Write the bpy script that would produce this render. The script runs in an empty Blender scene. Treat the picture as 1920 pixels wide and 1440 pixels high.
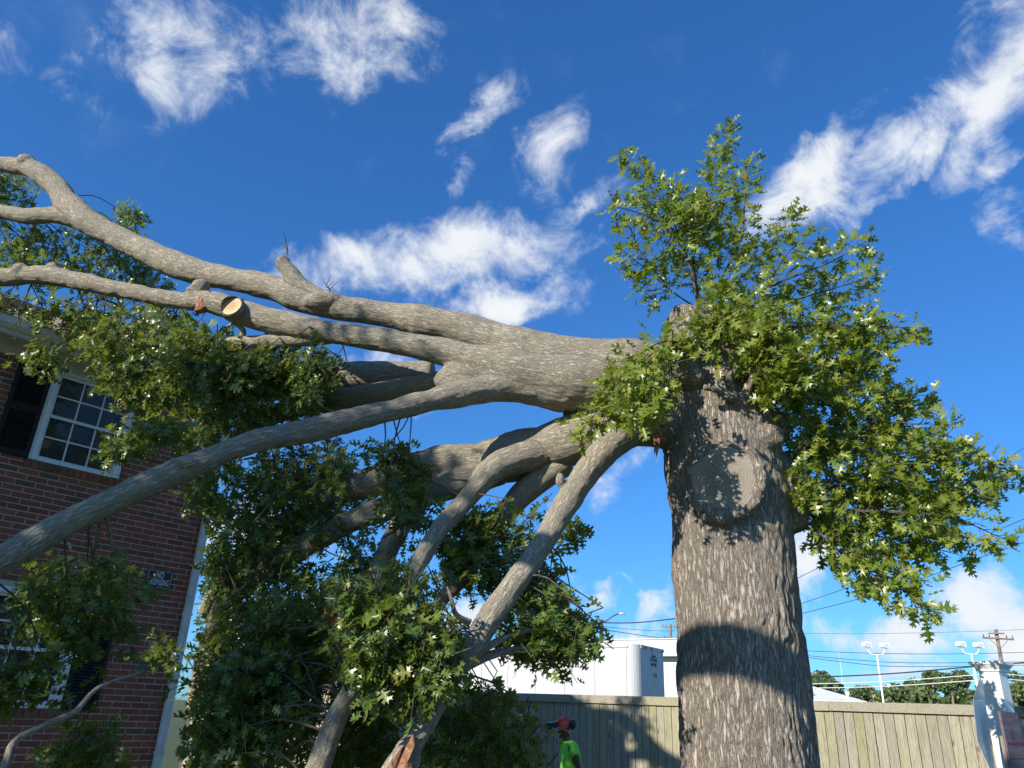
import bpy, bmesh, math, random
import numpy as np
from mathutils import Vector, Matrix, Euler

random.seed(7)
RNG = np.random.default_rng(11)
SC = bpy.context.scene
COL = SC.collection

# ------------------------------------------------------------------ camera
FPX = 1425.0                      # focal length in pixels of the 1920 px wide photograph
PITCH, ROLL = math.radians(23.4), math.radians(2.52)
CAM = np.array([0.0, 0.0, 1.6])
AX_F = np.array([0, math.cos(PITCH), math.sin(PITCH)])
_u0 = np.array([0, -math.sin(PITCH), math.cos(PITCH)]); _r0 = np.array([1.0, 0, 0])
AX_R = math.cos(ROLL) * _r0 + math.sin(ROLL) * _u0
AX_U = math.cos(ROLL) * _u0 - math.sin(ROLL) * _r0
cd = bpy.data.cameras.new('camera'); cam = bpy.data.objects.new('camera', cd); COL.objects.link(cam)
cd.sensor_width = 36.0; cd.lens = 36.0 * FPX / 1920.0; cd.clip_start = 0.05; cd.clip_end = 3000
m = Matrix.Identity(4)
for i in range(3):
    m[i][0], m[i][1], m[i][2], m[i][3] = AX_R[i], AX_U[i], -AX_F[i], CAM[i]
cam.matrix_world = m
SC.camera = cam

def ray(px, py):
    return AX_F + (px - 960) / FPX * AX_R - (py - 720) / FPX * AX_U
def at(px, py, D):
    """survey: the point seen at that pixel of the photograph, D metres ahead of the camera"""
    d = ray(px, py)
    return CAM + d * (D / d[1])
def mpp(p):
    """metres per photograph pixel at p"""
    return float((np.asarray(p) - CAM) @ AX_F) / FPX

# ------------------------------------------------------------------ light
SUN_BEAR, SUN_EL = math.radians(226), math.radians(27)      # bearing clockwise from +Y
TO_SUN = Vector((math.sin(SUN_BEAR) * math.cos(SUN_EL), math.cos(SUN_BEAR) * math.cos(SUN_EL), math.sin(SUN_EL)))
sd = bpy.data.lights.new('sun', 'SUN'); sun = bpy.data.objects.new('sun', sd); COL.objects.link(sun)
sd.energy = 5.0; sd.angle = math.radians(0.55); sd.color = (1.0, 0.93, 0.82)
sun.rotation_euler = TO_SUN.to_track_quat('Z', 'Y').to_euler()
sun.location = (-20, -20, 30)
SC.view_settings.view_transform = 'Standard'; SC.view_settings.look = 'None'
SC.view_settings.exposure = 0.58; SC.view_settings.gamma = 1.0
SC.view_settings.use_curve_mapping = False
SC.cycles.max_bounces = 6; SC.cycles.transparent_max_bounces = 6
SC.cycles.diffuse_bounces = 3; SC.cycles.glossy_bounces = 3; SC.cycles.transmission_bounces = 4
SC.cycles.use_denoising = True

class NT:
    """small node-tree helper"""
    def __init__(s, tree):
        s.t = tree; s.n = tree.nodes; s.n.clear()
    def new(s, typ, **kw):
        nd = s.n.new(typ)
        for k, v in kw.items():
            setattr(nd, k, v)
        return nd
    def link(s, a, b):
        s.t.links.new(a, b)
    def setin(s, nd, **kw):
        for k, v in kw.items():
            inp = nd.inputs[int(k[1:])] if k[0] == 'i' and k[1:].isdigit() else nd.inputs[k.replace('_', ' ')]
            if hasattr(v, 'is_output'):
                s.link(v, inp)
            else:
                inp.default_value = v
        return nd
    def math(s, op, a, b=None, c=None, clamp=False):
        nd = s.new('ShaderNodeMath', operation=op, use_clamp=clamp)
        for i, v in enumerate((a, b, c)):
            if v is None: continue
            if hasattr(v, 'is_output'): s.link(v, nd.inputs[i])
            else: nd.inputs[i].default_value = v
        return nd.outputs[0]
    def vmath(s, op, a, b=None):
        nd = s.new('ShaderNodeVectorMath', operation=op)
        for i, v in enumerate((a, b)):
            if v is None: continue
            if hasattr(v, 'is_output'): s.link(v, nd.inputs[i])
            else: nd.inputs[i].default_value = v
        return nd.outputs[0]
    def noise(s, vec, scale, detail=4, rough=0.55, dist=0.0):
        nd = s.new('ShaderNodeTexNoise')
        if vec is not None: s.link(vec, nd.inputs['Vector'])
        s.setin(nd, Scale=scale, Detail=detail, Roughness=rough, Distortion=dist)
        return nd
    def ramp(s, fac, stops):
        nd = s.new('ShaderNodeValToRGB')
        el = nd.color_ramp.elements
        while len(el) < len(stops): el.new(0.5)
        for e, (p, c) in zip(el, stops):
            e.position = p; e.color = (*c, 1) if len(c) == 3 else c
        s.link(fac, nd.inputs[0])
        return nd.outputs[0]
    def mix(s, fac, a, b, blend='MIX'):
        nd = s.new('ShaderNodeMix', data_type='RGBA', blend_type=blend)
        for key, v in ((0, fac), (6, a), (7, b)):
            if hasattr(v, 'is_output'): s.link(v, nd.inputs[key])
            else: nd.inputs[key].default_value = v if key == 0 or len(v) == 4 else (*v, 1)
        return nd.outputs[2]
    def smooth(s, v, lo, hi, a=0.0, b=1.0):
        nd = s.new('ShaderNodeMapRange', interpolation_type='SMOOTHSTEP')
        s.link(v, nd.inputs[0])
        for i, x in enumerate((lo, hi, a, b)):
            nd.inputs[i + 1].default_value = x
        return nd.outputs[0]

# ------------------------------------------------------------------ sky
def build_world():
    w = bpy.data.worlds.new('World'); SC.world = w; w.use_nodes = True
    T = NT(w.node_tree)
    out = T.new('ShaderNodeOutputWorld')
    sky = T.new('ShaderNodeTexSky', sky_type='NISHITA')
    sky.sun_disc = False; sky.sun_elevation = SUN_EL; sky.sun_rotation = SUN_BEAR
    sky.altitude = 0; sky.air_density = 1.0; sky.dust_density = 0.3; sky.ozone_density = 3.0
    hs = T.new('ShaderNodeHueSaturation'); T.setin(hs, Saturation=1.12, Value=0.95)
    T.link(sky.outputs[0], hs.inputs['Color'])
    gm = T.new('ShaderNodeGamma'); T.link(hs.outputs[0], gm.inputs[0]); gm.inputs[1].default_value = .83
    blue = T.mix(1.0, gm.outputs[0], (.43, .94, 1.52), 'MULTIPLY')
    tc = T.new('ShaderNodeTexCoord'); N = tc.outputs['Generated']
    # clouds lie in the sky by direction: streaks and heaps, broken up by noise
    wn = T.noise(N, 7.0, 5, 0.6)
    off = T.vmath('SUBTRACT', wn.outputs['Color'], (0.5, 0.5, 0.5))
    sc = T.new('ShaderNodeVectorMath', operation='SCALE'); T.link(off, sc.inputs[0]); sc.inputs[3].default_value = 0.16
    W = T.vmath('ADD', N, sc.outputs[0])
    # bearing (deg right of ahead), elevation (deg), half-length, half-width (deg), tilt (deg), strength
    def be(px, py):
        d = ray(px, py); d = d / np.linalg.norm(d)
        return d
    blobs = []
    def cl(px, py, lx, ly, tilt, st):
        blobs.append((be(px, py), lx / FPX, ly / FPX, tilt, st))
    cl(295, 75, 140, 130, 60, 0.62); cl(455, 115, 130, 160, 70, 0.6); cl(655, 85, 200, 145, -60, 0.74); cl(620, 170, 100, 80, 40, .5)
    cl(915, 190, 150, 55, -45, 0.55); cl(1035, 265, 150, 80, -60, 0.62); cl(845, 340, 60, 70, 0, 0.4)
    cl(840, 480, 330, 95, -10, 1.0); cl(1080, 390, 110, 45, -20, 0.7); cl(940, 565, 170, 65, -8, 1.15); cl(660, 510, 200, 90, -14, .85)
    cl(720, 690, 160, 70, 0, 0.9)
    cl(1910, 60, 150, 130, -50, 1.0); cl(1850, 190, 140, 80, -55, 1.0); cl(1700, 260, 200, 75, -25, 1.05); cl(1520, 320, 190, 70, -30, 0.95); cl(1560, 230, 90, 60, -20, .4)
    cl(1890, 310, 60, 40, -20, 0.6); cl(1905, 410, 50, 60, -50, 0.55)
    cl(1145, 905, 80, 50, -40, 0.62); cl(1215, 860, 60, 60, 20, 0.62); cl(1040, 945, 70, 40, -10, .35)
    cl(1690, 1180, 170, 55, 3, 1.1); cl(1850, 1140, 130, 70, 0, 1.15); cl(1960, 1180, 130, 70, 0, 1.1); cl(1510, 1060, 60, 90, 10, 1.1); cl(1660, 1245, 160, 28, 0, .7)
    cl(1098, 1118, 50, 28, -20, 0.62); cl(1230, 1137, 60, 32, -10, 0.62); cl(1175, 1195, 170, 45, 0, 1.0); cl(850, 1175, 110, 50, 0, 1.0); cl(1160, 1095, 40, 20, 0, .4)
    cl(280, 60, 60, 40, 0, .3); cl(130, 100, 50, 40, 20, .35); cl(400, 1000, 300, 90, 0, .8); cl(640, 1130, 160, 70, 0, .9)
    rr = random.Random(5)
    for k in range(46):                     # weather goes on all round; unseen cover raised to whiten ambient light
        a = math.radians(rr.uniform(48, 312)); e = math.radians(rr.choice([8, 12, 18, 30, 38, 50, 66]))
        d = np.array([math.sin(a) * math.cos(e), math.cos(a) * math.cos(e), math.sin(e)])
        blobs.append((d, rr.uniform(.1, .26), rr.uniform(.04, .09), rr.uniform(-40, 20), rr.uniform(.6, 1.2)))
    acc = None
    for c, lx, ly, tilt, st in blobs:
        c = Vector(c); r = c.cross(Vector((0, 0, 1))).normalized(); u = r.cross(c).normalized()
        t = math.radians(-tilt); a = r * math.cos(t) + u * math.sin(t); b = u * math.cos(t) - r * math.sin(t)
        rot = Matrix((a, b, a.cross(b))).transposed().to_euler()
        mp = T.new('ShaderNodeMapping', vector_type='TEXTURE')
        T.setin(mp, Vector=W, Location=c, Rotation=rot, Scale=(lx, ly, 0.5))
        g = T.new('ShaderNodeTexGradient', gradient_type='QUADRATIC_SPHERE' if st < .5 else 'SPHERICAL'); T.link(mp.outputs[0], g.inputs[0])
        v = T.math('MULTIPLY', g.outputs['Fac'], st)
        acc = v if acc is None else T.math('MAXIMUM', acc, v)
    n1 = T.noise(N, 13.0, 12, 0.66, 0.45).outputs['Fac']
    n2 = T.noise(N, 3.2, 3, 0.5).outputs['Fac']
    sgn = T.math('MULTIPLY', T.math('SUBTRACT', n1, 0.5), 1.9)
    gate = T.smooth(acc, 0.0, 0.16)
    den = T.math('ADD', T.math('MULTIPLY', acc, 1.12), T.math('MULTIPLY', sgn, T.math('MULTIPLY', gate, 1.25)))
    alpha = T.smooth(den, 0.12, 1.12)
    thin = T.math('MULTIPLY', T.smooth(T.math('ADD', n2, T.math('MULTIPLY', sgn, .35)), .55, .95), 0.16)
    alpha = T.math('MAXIMUM', T.math('MULTIPLY', alpha, 0.97), thin)
    n3 = T.noise(N, 9.0, 6, 0.55)
    body = T.ramp(T.math('ADD', T.math('MULTIPLY', n3.outputs['Fac'], 0.8), T.math('MULTIPLY', den, 0.25)),
                  [(0.32, (3.3, 4.1, 5.3)), (0.6, (5.3, 5.6, 6.0)), (1.0, (6.2, 6.2, 6.1))])
    mixc = T.mix(alpha, blue, body)
    bg = T.new('ShaderNodeBackground'); T.link(mixc, bg.inputs[0]); bg.inputs[1].default_value = 0.108
    T.link(bg.outputs[0], out.inputs[0])
    w.cycles.sampling_method = 'MANUAL'; w.cycles.sample_map_resolution = 512
build_world()

# ------------------------------------------------------------------ materials
def mat(name):
    mt = bpy.data.materials.new(name); mt.use_nodes = True
    T = NT(mt.node_tree)
    out = T.new('ShaderNodeOutputMaterial'); b = T.new('ShaderNodeBsdfPrincipled')
    T.link(b.outputs[0], out.inputs[0])
    return mt, T, b, out
def bump(T, b, h, dist, strength=1.0):
    bp = T.new('ShaderNodeBump'); bp.inputs['Distance'].default_value = dist; bp.inputs['Strength'].default_value = strength
    T.link(h, bp.inputs['Height']); T.link(bp.outputs[0], b.inputs['Normal'])
def plain(name, col, rough=0.6, spec=0.3, var=0.12, scale=8.0, metallic=0.0, bmp=0.0):
    mt, T, b, _ = mat(name)
    tc = T.new('ShaderNodeTexCoord').outputs['Object']
    n = T.noise(tc, scale, 6, 0.6).outputs['Fac']
    lo = [c * (1 - var * 1.6) for c in col]; hi = [min(1, c * (1 + var)) for c in col]
    T.link(T.ramp(n, [(0.3, lo), (0.7, hi)]), b.inputs['Base Color'])
    T.setin(b, Roughness=rough, Metallic=metallic); b.inputs['Specular IOR Level'].default_value = spec
    if bmp: bump(T, b, T.noise(tc, scale * 6, 5, .6).outputs['Fac'], bmp)
    return mt

def bark_mat(name, light, dark, ridge, stretch, depth, lichen=0.25):
    mt, T, b, _ = mat(name)
    at_ = T.new('ShaderNodeAttribute', attribute_name='bark').outputs['Vector']
    mp = T.new('ShaderNodeMapping'); T.setin(mp, Vector=at_, Scale=(1, 1, stretch))
    v = mp.outputs[0]
    wob = T.noise(v, ridge * .4, 3, .5).outputs['Color']
    sc = T.new('ShaderNodeVectorMath', operation='SCALE'); T.link(T.vmath('SUBTRACT', wob, (.5, .5, .5)), sc.inputs[0]); sc.inputs[3].default_value = 1.1 / ridge
    vv = T.vmath('ADD', v, sc.outputs[0])
    n1 = T.noise(vv, ridge, 6, .62, .5).outputs['Fac']
    rid = T.math('SUBTRACT', 1.0, T.math('MULTIPLY', T.math('ABSOLUTE', T.math('SUBTRACT', n1, .5)), 9.0), clamp=True)   # furrow lines
    mpf = T.new('ShaderNodeMapping'); T.setin(mpf, Vector=at_, Scale=(1, 1, .45)); fine = T.noise(mpf.outputs[0], ridge * 3.2, 5, .7).outputs['Fac']
    mott = T.noise(at_, 2.3, 5, .6).outputs['Fac']
    h = T.math('ADD', T.math('MULTIPLY', rid, -1.0), T.math('MULTIPLY', fine, .5))
    col = T.mix(T.math('MULTIPLY', T.smooth(rid, .45, 1.0), .85), light, dark)
    col = T.mix(T.smooth(fine, .35, .7), T.mix(0.30, col, dark), col)
    col = T.mix(T.math('MULTIPLY', T.smooth(mott, .45, .7), .30), col, tuple(c * .55 for c in light))
    li = T.noise(at_, 11.0, 4, .7).outputs['Fac']
    col = T.mix(T.math('MULTIPLY', T.smooth(li, .60, .72), lichen), col, (.36, .38, .30))
    T.link(col, b.inputs['Base Color']); T.setin(b, Roughness=.9); b.inputs['Specular IOR Level'].default_value = .15
    bump(T, b, h, depth)
    return mt
M = {}
M['trunk_bark'] = bark_mat('trunk_bark', (.50, .435, .36), (.145, .115, .09), 42.0, .15, .015, .10)
M['limb_bark'] = bark_mat('limb_bark', (.45, .405, .315), (.20, .165, .125), 66.0, .17, .006, .18)
M['twig_bark'] = plain('twig_bark', (.11, .09, .07), .85, .1, .3, 20)
M['fresh_wood'] = plain('fresh_wood', (.62, .46, .28), .75, .15, .15, 30, 0, .004)

def ring_wood(name, heart, sap, grey):
    mt, T, b, _ = mat(name)
    tc = T.new('ShaderNodeTexCoord').outputs['Object']
    sx = T.new('ShaderNodeSeparateXYZ'); T.link(T.vmath('ADD', tc, (0, 0, 0)), sx.inputs[0])
    r = T.math('SQRT', T.math('ADD', T.math('POWER', sx.outputs[0], 2.0), T.math('POWER', sx.outputs[1], 2.0)))
    n = T.noise(tc, 6, 3).outputs['Fac']
    rr = T.math('ADD', r, T.math('MULTIPLY', n, .11))
    rings = T.math('SINE', T.math('MULTIPLY', rr, 260.0 if grey else 420.0))
    ang = T.math('ARCTAN2', sx.outputs[1], sx.outputs[0])
    cr = T.noise(None, 9.0, 3, .6); cx = T.new('ShaderNodeCombineXYZ'); T.link(T.math('MULTIPLY', ang, 1.4), cx.inputs[0]); T.link(T.math('MULTIPLY', r, .6), cx.inputs[1]); T.link(cx.outputs[0], cr.inputs['Vector'])
    crack = T.smooth(cr.outputs['Fac'], .62, .70)
    col = T.mix(T.smooth(rr, .10 if grey else .05, .36 if grey else .19), heart, sap)
    col = T.mix(T.math('MULTIPLY', T.smooth(rings, -.2, 1.0), .14 if grey else .28), col, tuple(c * .45 for c in heart))
    col = T.mix(T.math('MULTIPLY', crack, .7 if grey else .1), col, (.05, .04, .035))
    col = T.mix(T.math('MULTIPLY', T.noise(tc, 14, 5, .7).outputs['Fac'], .4), col, tuple(c * .5 for c in heart))
    T.link(col, b.inputs['Base Color']); T.setin(b, Roughness=.85); b.inputs['Specular IOR Level'].default_value = .15
    bump(T, b, T.math('ADD', T.math('MULTIPLY', rings, .12), T.math('MULTIPLY', crack, -1.5)), .006)
    return mt
M['scar'] = ring_wood('weathered_cut', (.25, .215, .175), (.31, .27, .22), True)
M['cut'] = ring_wood('fresh_cut', (.55, .34, .17), (.76, .63, .44), False)
def split_mat():
    mt, T, b, _ = mat('split_wood')
    tc = T.new('ShaderNodeTexCoord').outputs['Object']
    mp = T.new('ShaderNodeMapping'); T.setin(mp, Vector=tc, Scale=(6, 6, 6))
    n = T.noise(mp.outputs[0], 5, 6, .65, .6).outputs['Fac']
    T.link(T.ramp(n, [(.3, (.10, .04, .022)), (.5, (.27, .12, .06)), (.72, (.45, .28, .16))]), b.inputs['Base Color'])
    T.setin(b, Roughness=.8); bump(T, b, n, .02)
    return mt
M['split'] = split_mat()

def leaf_mat(name, c0, c1, c2, trans=.38):
    mt, T, b, out = mat(name)
    geo = T.new('ShaderNodeNewGeometry'); oi = T.new('ShaderNodeObjectInfo')
    rnd = T.math('FRACT', T.math('ADD', geo.outputs['Random Per Island'], oi.outputs['Random']))
    col = T.ramp(rnd, [(0.0, c0), (.6, c1), (.93, c2), (1.0, (c2[0] * 1.25, c2[1] * 1.0, c2[2]))])
    T.link(col, b.inputs['Base Color']); T.setin(b, Roughness=.33)
    b.inputs['Specular IOR Level'].default_value = .55
    tr = T.new('ShaderNodeBsdfTranslucent')
    T.link(T.mix(.5, col, (.34, .42, .03)), tr.inputs[0])
    mx = T.new('ShaderNodeMixShader'); mx.inputs[0].default_value = trans
    T.link(b.outputs[0], mx.inputs[1]); T.link(tr.outputs[0], mx.inputs[2]); T.link(mx.outputs[0], out.inputs[0])
    return mt
M['leaf_fresh'] = leaf_mat('leaf_fresh', (.115, .170, .018), (.190, .255, .030), (.290, .330, .065), .46)
M['leaf_old'] = leaf_mat('leaf_old', (.062, .110, .022), (.105, .165, .030), (.180, .230, .050), .38)
M['leaf_far'] = leaf_mat('leaf_far', (.075, .115, .042), (.11, .155, .055), (.16, .195, .075), .25)
M['leaf_brown'] = leaf_mat('leaf_brown', (.30, .09, .02), (.36, .13, .03), (.42, .2, .06), .35)

# ------------------------------------------------------------------ object helpers
def link(o, parent=None):
    COL.objects.link(o)
    if parent is not None: o.parent = parent
    return o
def tag(o, label=None, cat=None, group=None, kind=None):
    for k, v in (('label', label), ('category', cat), ('group', group), ('kind', kind)):
        if v: o[k] = v
    return o
def empty(name, loc=(0, 0, 0), label=None, cat=None, group=None, kind=None):
    o = bpy.data.objects.new(name, None); o.location = loc; o.empty_display_size = .2
    link(o); return tag(o, label, cat, group, kind)
def mesh(name, V, Fc, mt, smooth=False):
    me = bpy.data.meshes.new(name)
    if isinstance(Fc, np.ndarray):
        me.vertices.add(len(V)); me.vertices.foreach_set('co', np.asarray(V, np.float32).ravel())
        k = Fc.shape[1]; me.loops.add(Fc.size); me.loops.foreach_set('vertex_index', Fc.ravel().astype(np.int32))
        me.polygons.add(len(Fc)); me.polygons.foreach_set('loop_start', np.arange(0, Fc.size, k, dtype=np.int32))
        me.update(calc_edges=True)
    else:
        me.from_pydata([tuple(v) for v in V], [], Fc); me.update()
    if mt is not None: me.materials.append(mt)
    if smooth: me.polygons.foreach_set('use_smooth', np.ones(len(me.polygons), bool))
    return me
def obj(name, me, parent=None, world=False):
    """link me under parent; world=True: me is in world coordinates and the parent only has a location"""
    o = bpy.data.objects.new(name, me); link(o, parent)
    if world and parent is not None:
        o.location = -Vector(parent.location)
    return o

class MB:
    def __init__(s): s.V = []; s.F = []
    def add(s, V, Fc):
        k = len(s.V); s.V += [tuple(map(float, v)) for v in V]; s.F += [tuple(i + k for i in f) for f in Fc]; return s
    def box(s, lo, hi, fr=None, bev=0.0):
        """box in frame fr=(origin, ex, ey, ez)"""
        x0, y0, z0 = lo; x1, y1, z1 = hi
        P = [(x0, y0, z0), (x1, y0, z0), (x1, y1, z0), (x0, y1, z0), (x0, y0, z1), (x1, y0, z1), (x1, y1, z1), (x0, y1, z1)]
        if fr is not None:
            o, a, b, c = [np.asarray(q, float) for q in fr]
            P = [o + a * p[0] + b * p[1] + c * p[2] for p in P]
            flip = np.dot(np.cross(a, b), c) < 0
        else: flip = False
        Fs = [(0, 3, 2, 1), (4, 5, 6, 7), (0, 1, 5, 4), (1, 2, 6, 5), (2, 3, 7, 6), (3, 0, 4, 7)]
        if flip: Fs = [f[::-1] for f in Fs]
        return s.add(P, Fs)
    def tube(s, pts, rad, seg=8):
        V, Fc = tube_mesh(np.asarray(pts, float), np.asarray(rad, float) if np.ndim(rad) else np.full(len(pts), float(rad)), seg)
        return s.add(V, Fc)
    def build(s, name, mt, parent=None, smooth=False, world=False):
        return obj(name, mesh(name, s.V, s.F, mt, smooth), parent, world)

def tube_mesh(P, R, seg=12):
    n = len(P)
    T = np.gradient(P, axis=0); T /= np.linalg.norm(T, axis=1)[:, None] + 1e-9
    e = np.array([0, 0, 1.0]) if abs(T[0][2]) < .9 else np.array([1.0, 0, 0])
    e = e - T[0] * (e @ T[0]); e /= np.linalg.norm(e)
    V = []
    ang = np.linspace(0, 2 * math.pi, seg, endpoint=False)
    for i in range(n):
        e = e - T[i] * (e @ T[i]); e /= np.linalg.norm(e); f = np.cross(T[i], e)
        V.append(P[i] + R[i] * (np.cos(ang)[:, None] * e + np.sin(ang)[:, None] * f))
    V = np.concatenate(V + [P[:1], P[-1:]])
    Fc = []
    for i in range(n - 1):
        for j in range(seg):
            a, b = i * seg + j, i * seg + (j + 1) % seg
            Fc.append((a, b, b + seg, a + seg))
    c0, c1 = n * seg, n * seg + 1
    for j in range(seg):
        Fc.append((c0, (j + 1) % seg, j)); Fc.append((c1, (n - 1) * seg + j, (n - 1) * seg + (j + 1) % seg))
    return V, Fc

def spline(P, n):
    """Catmull-Rom through rows of P (any columns), n points per span"""
    P = np.asarray(P, float); Q = np.vstack([2 * P[0] - P[1], P, 2 * P[-1] - P[-2]])
    out = []
    for i in range(1, len(Q) - 2):
        for t in np.linspace(0, 1, n, endpoint=False):
            a, b, c, d = Q[i - 1], Q[i], Q[i + 1], Q[i + 2]
            out.append(.5 * ((2 * b) + (c - a) * t + (2 * a - 5 * b + 4 * c - d) * t * t + (3 * b - a - 3 * c + d) * t ** 3))
    out.append(P[-1])
    return np.array(out)

# numpy gradient-free lattice noise for real relief
_L = RNG.random((64, 64, 64)).astype(np.float32)
def vnoise(p):
    i = np.floor(p).astype(int); f = p - i; f = f * f * (3 - 2 * f); r = 0
    for a in (0, 1):
        for b in (0, 1):
            for c in (0, 1):
                w = (f[:, 0] if a else 1 - f[:, 0]) * (f[:, 1] if b else 1 - f[:, 1]) * (f[:, 2] if c else 1 - f[:, 2])
                r = r + w * _L[(i[:, 0] + a) % 64, (i[:, 1] + b) % 64, (i[:, 2] + c) % 64]
    return r
def fbm(p, o=3):
    s = 0; a = .5; t = 0
    for k in range(o):
        s = s + a * vnoise(p * 2.0 ** k + k * 7.3); t += a; a *= .5
    return s / t

def seg_frames(P):
    """centreline with along-distance and a carried cross frame"""
    T = np.gradient(P, axis=0); T /= np.linalg.norm(T, axis=1)[:, None] + 1e-9
    s = np.concatenate([[0], np.cumsum(np.linalg.norm(np.diff(P, axis=0), axis=1))])
    e = np.array([0, 0, 1.0]) if abs(T[0][2]) < .9 else np.array([1.0, 0, 0]); E = []
    for t in T:
        e = e - t * (e @ t); e = e / np.linalg.norm(e); E.append(e)
    E = np.array(E); return s, T, E, np.cross(T, E)

def voxel_union(parts, vox, smooth_it=4):
    mb = MB()
    for V, Fc in parts: mb.add(V, Fc)
    me = mesh('tmp', mb.V, mb.F, None); o = bpy.data.objects.new('tmp', me); COL.objects.link(o)
    r = o.modifiers.new('r', 'REMESH'); r.mode = 'VOXEL'; r.voxel_size = vox; r.use_smooth_shade = True
    sm = o.modifiers.new('s', 'SMOOTH'); sm.factor = .5; sm.iterations = smooth_it
    dg = bpy.context.evaluated_depsgraph_get(); ev = o.evaluated_get(dg); out = ev.to_mesh()
    n = len(out.vertices); V = np.empty(n * 3, np.float32); out.vertices.foreach_get('co', V); V = V.reshape(-1, 3).astype(float)
    NN = np.empty(n * 3, np.float32); out.vertices.foreach_get('normal', NN); NN = NN.reshape(-1, 3)
    Q = [tuple(p.vertices) for p in out.polygons]
    ev.to_mesh_clear(); bpy.data.objects.remove(o); bpy.data.meshes.remove(me)
    return V, NN, Q

def set_bark(me, B):
    a = me.attributes.new('bark', 'FLOAT_VECTOR', 'POINT'); a.data.foreach_set('vector', np.asarray(B, np.float32).ravel())

def bark_coords(V, lines):
    """per vertex: nearest centreline (by surface distance) -> cross offset + along coordinate"""
    n = len(V); best = np.full(n, 1e9); B = np.zeros((n, 3)); who = np.zeros(n, int)
    for k, (P, R) in enumerate(lines):
        s, T, E, G = seg_frames(P)
        bd = np.full(n, 1e9); bi = np.zeros(n, int)
        for i in range(len(P)):
            d = np.linalg.norm(V - P[i], axis=1) - R[i]
            mk = d < bd; bd[mk] = d[mk]; bi[mk] = i
        mk = bd < best - 1e-6
        o = V - P[bi]; al = s[bi] + (o * T[bi]).sum(1)
        c = np.stack([(o * E[bi]).sum(1) + 3.1 * k, (o * G[bi]).sum(1) + 1.7 * k, al], 1)
        B[mk] = c[mk]; who[mk] = k; best[mk] = bd[mk]
    return B, who

# ------------------------------------------------------------------ ground
def ground_z(x, y):
    return -0.22 * min(1, max(0, (y - 6.0) / 4.0)) - .0
def build_ground():
    ys = [-60, -20, -5, 0, 4, 6, 7, 8, 9, 10, 12, 20, 60, 200, 1500]; xs = [-1500, -200, -40, -10, -3, 0, 3, 10, 40, 200, 1500]
    V = [(x, y, ground_z(x, y)) for y in ys for x in xs]; w = len(xs)
    Fc = [(j * w + i, j * w + i + 1, (j + 1) * w + i + 1, (j + 1) * w + i) for j in range(len(ys) - 1) for i in range(w - 1)]
    mt, T, b, _ = mat('lawn')
    tc = T.new('ShaderNodeTexCoord').outputs['Object']
    n = T.noise(tc, 1.1, 8, .65).outputs['Fac']; n2 = T.noise(tc, 60, 4, .7).outputs['Fac']
    T.link(T.ramp(T.math('ADD', T.math('MULTIPLY', n, .6), T.math('MULTIPLY', n2, .4)), [(.35, (.05, .06, .02)), (.55, (.07, .10, .03)), (.7, (.12, .12, .06))]), b.inputs['Base Color'])
    T.setin(b, Roughness=.95); bump(T, b, n2, .04)
    o = obj('ground', mesh('ground', V, Fc, mt)); tag(o, 'grassy ground under the fallen oak', 'ground', kind='structure')
build_ground()

# ------------------------------------------------------------------ house
AZ = math.radians(43.4)
WD = np.array([-math.sin(AZ), -math.cos(AZ), 0])         # along the wall, away from the corner
WN = np.array([math.cos(AZ), -math.sin(AZ), 0])          # outward
WC = at(372, 1040, 9.9); WC[2] = 0
EZ = np.array([0, 0, 1.0])
HF = (WC, WD, WN, EZ)                                     # frame: u along, n out, z up
def HP(u, n, z): return WC + WD * u + WN * n + EZ * z

def brick_mat():
    mt, T, b, _ = mat('red_brick')
    geo = T.new('ShaderNodeNewGeometry'); oi = T.new('ShaderNodeObjectInfo')
    rnd = T.math('FRACT', T.math('ADD', geo.outputs['Random Per Island'], oi.outputs['Random']))
    col = T.ramp(rnd, [(0, (.20, .060, .040)), (.3, (.31, .080, .048)), (.6, (.38, .105, .06)), (.85, (.27, .09, .055)), (1.0, (.17, .07, .055))])
    tc = geo.outputs['Position']
    n = T.noise(tc, 30, 6, .7).outputs['Fac']
    col = T.mix(T.smooth(n, .35, .8), T.mix(.4, col, (.08, .04, .035)), col)
    T.link(col, b.inputs['Base Color']); T.setin(b, Roughness=.9); bump(T, b, T.noise(tc, 140, 4, .6).outputs['Fac'], .004)
    return mt
M['brick'] = brick_mat()
M['mortar'] = plain('mortar', (.48, .40, .33), .95, .1, .12, 25, 0, .002); M['gap_shade'] = plain('shadowed_pine', (.10, .085, .06), .9, .1, .3, 9)  # dark pine tone stands in for shade between the fence boards
M['white_trim'] = plain('white_trim', (.72, .74, .76), .45, .4, .07, 6)
M['gutter'] = plain('gutter_white', (.66, .68, .69), .4, .4, .12, 5)
M['shutter'] = plain('black_shutter', (.012, .012, .014), .5, .3, .3, 10)
M['soffit'] = plain('soffit', (.55, .53, .48), .6, .3, .1, 4)
M['blind'] = plain('blind_slat', (.42, .43, .42), .6, .3, .06, 9)
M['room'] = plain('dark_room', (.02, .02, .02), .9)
M['shingle'] = plain('roof_shingle', (.085, .07, .06), .95, .1, .35, 12, 0, .01)
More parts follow.
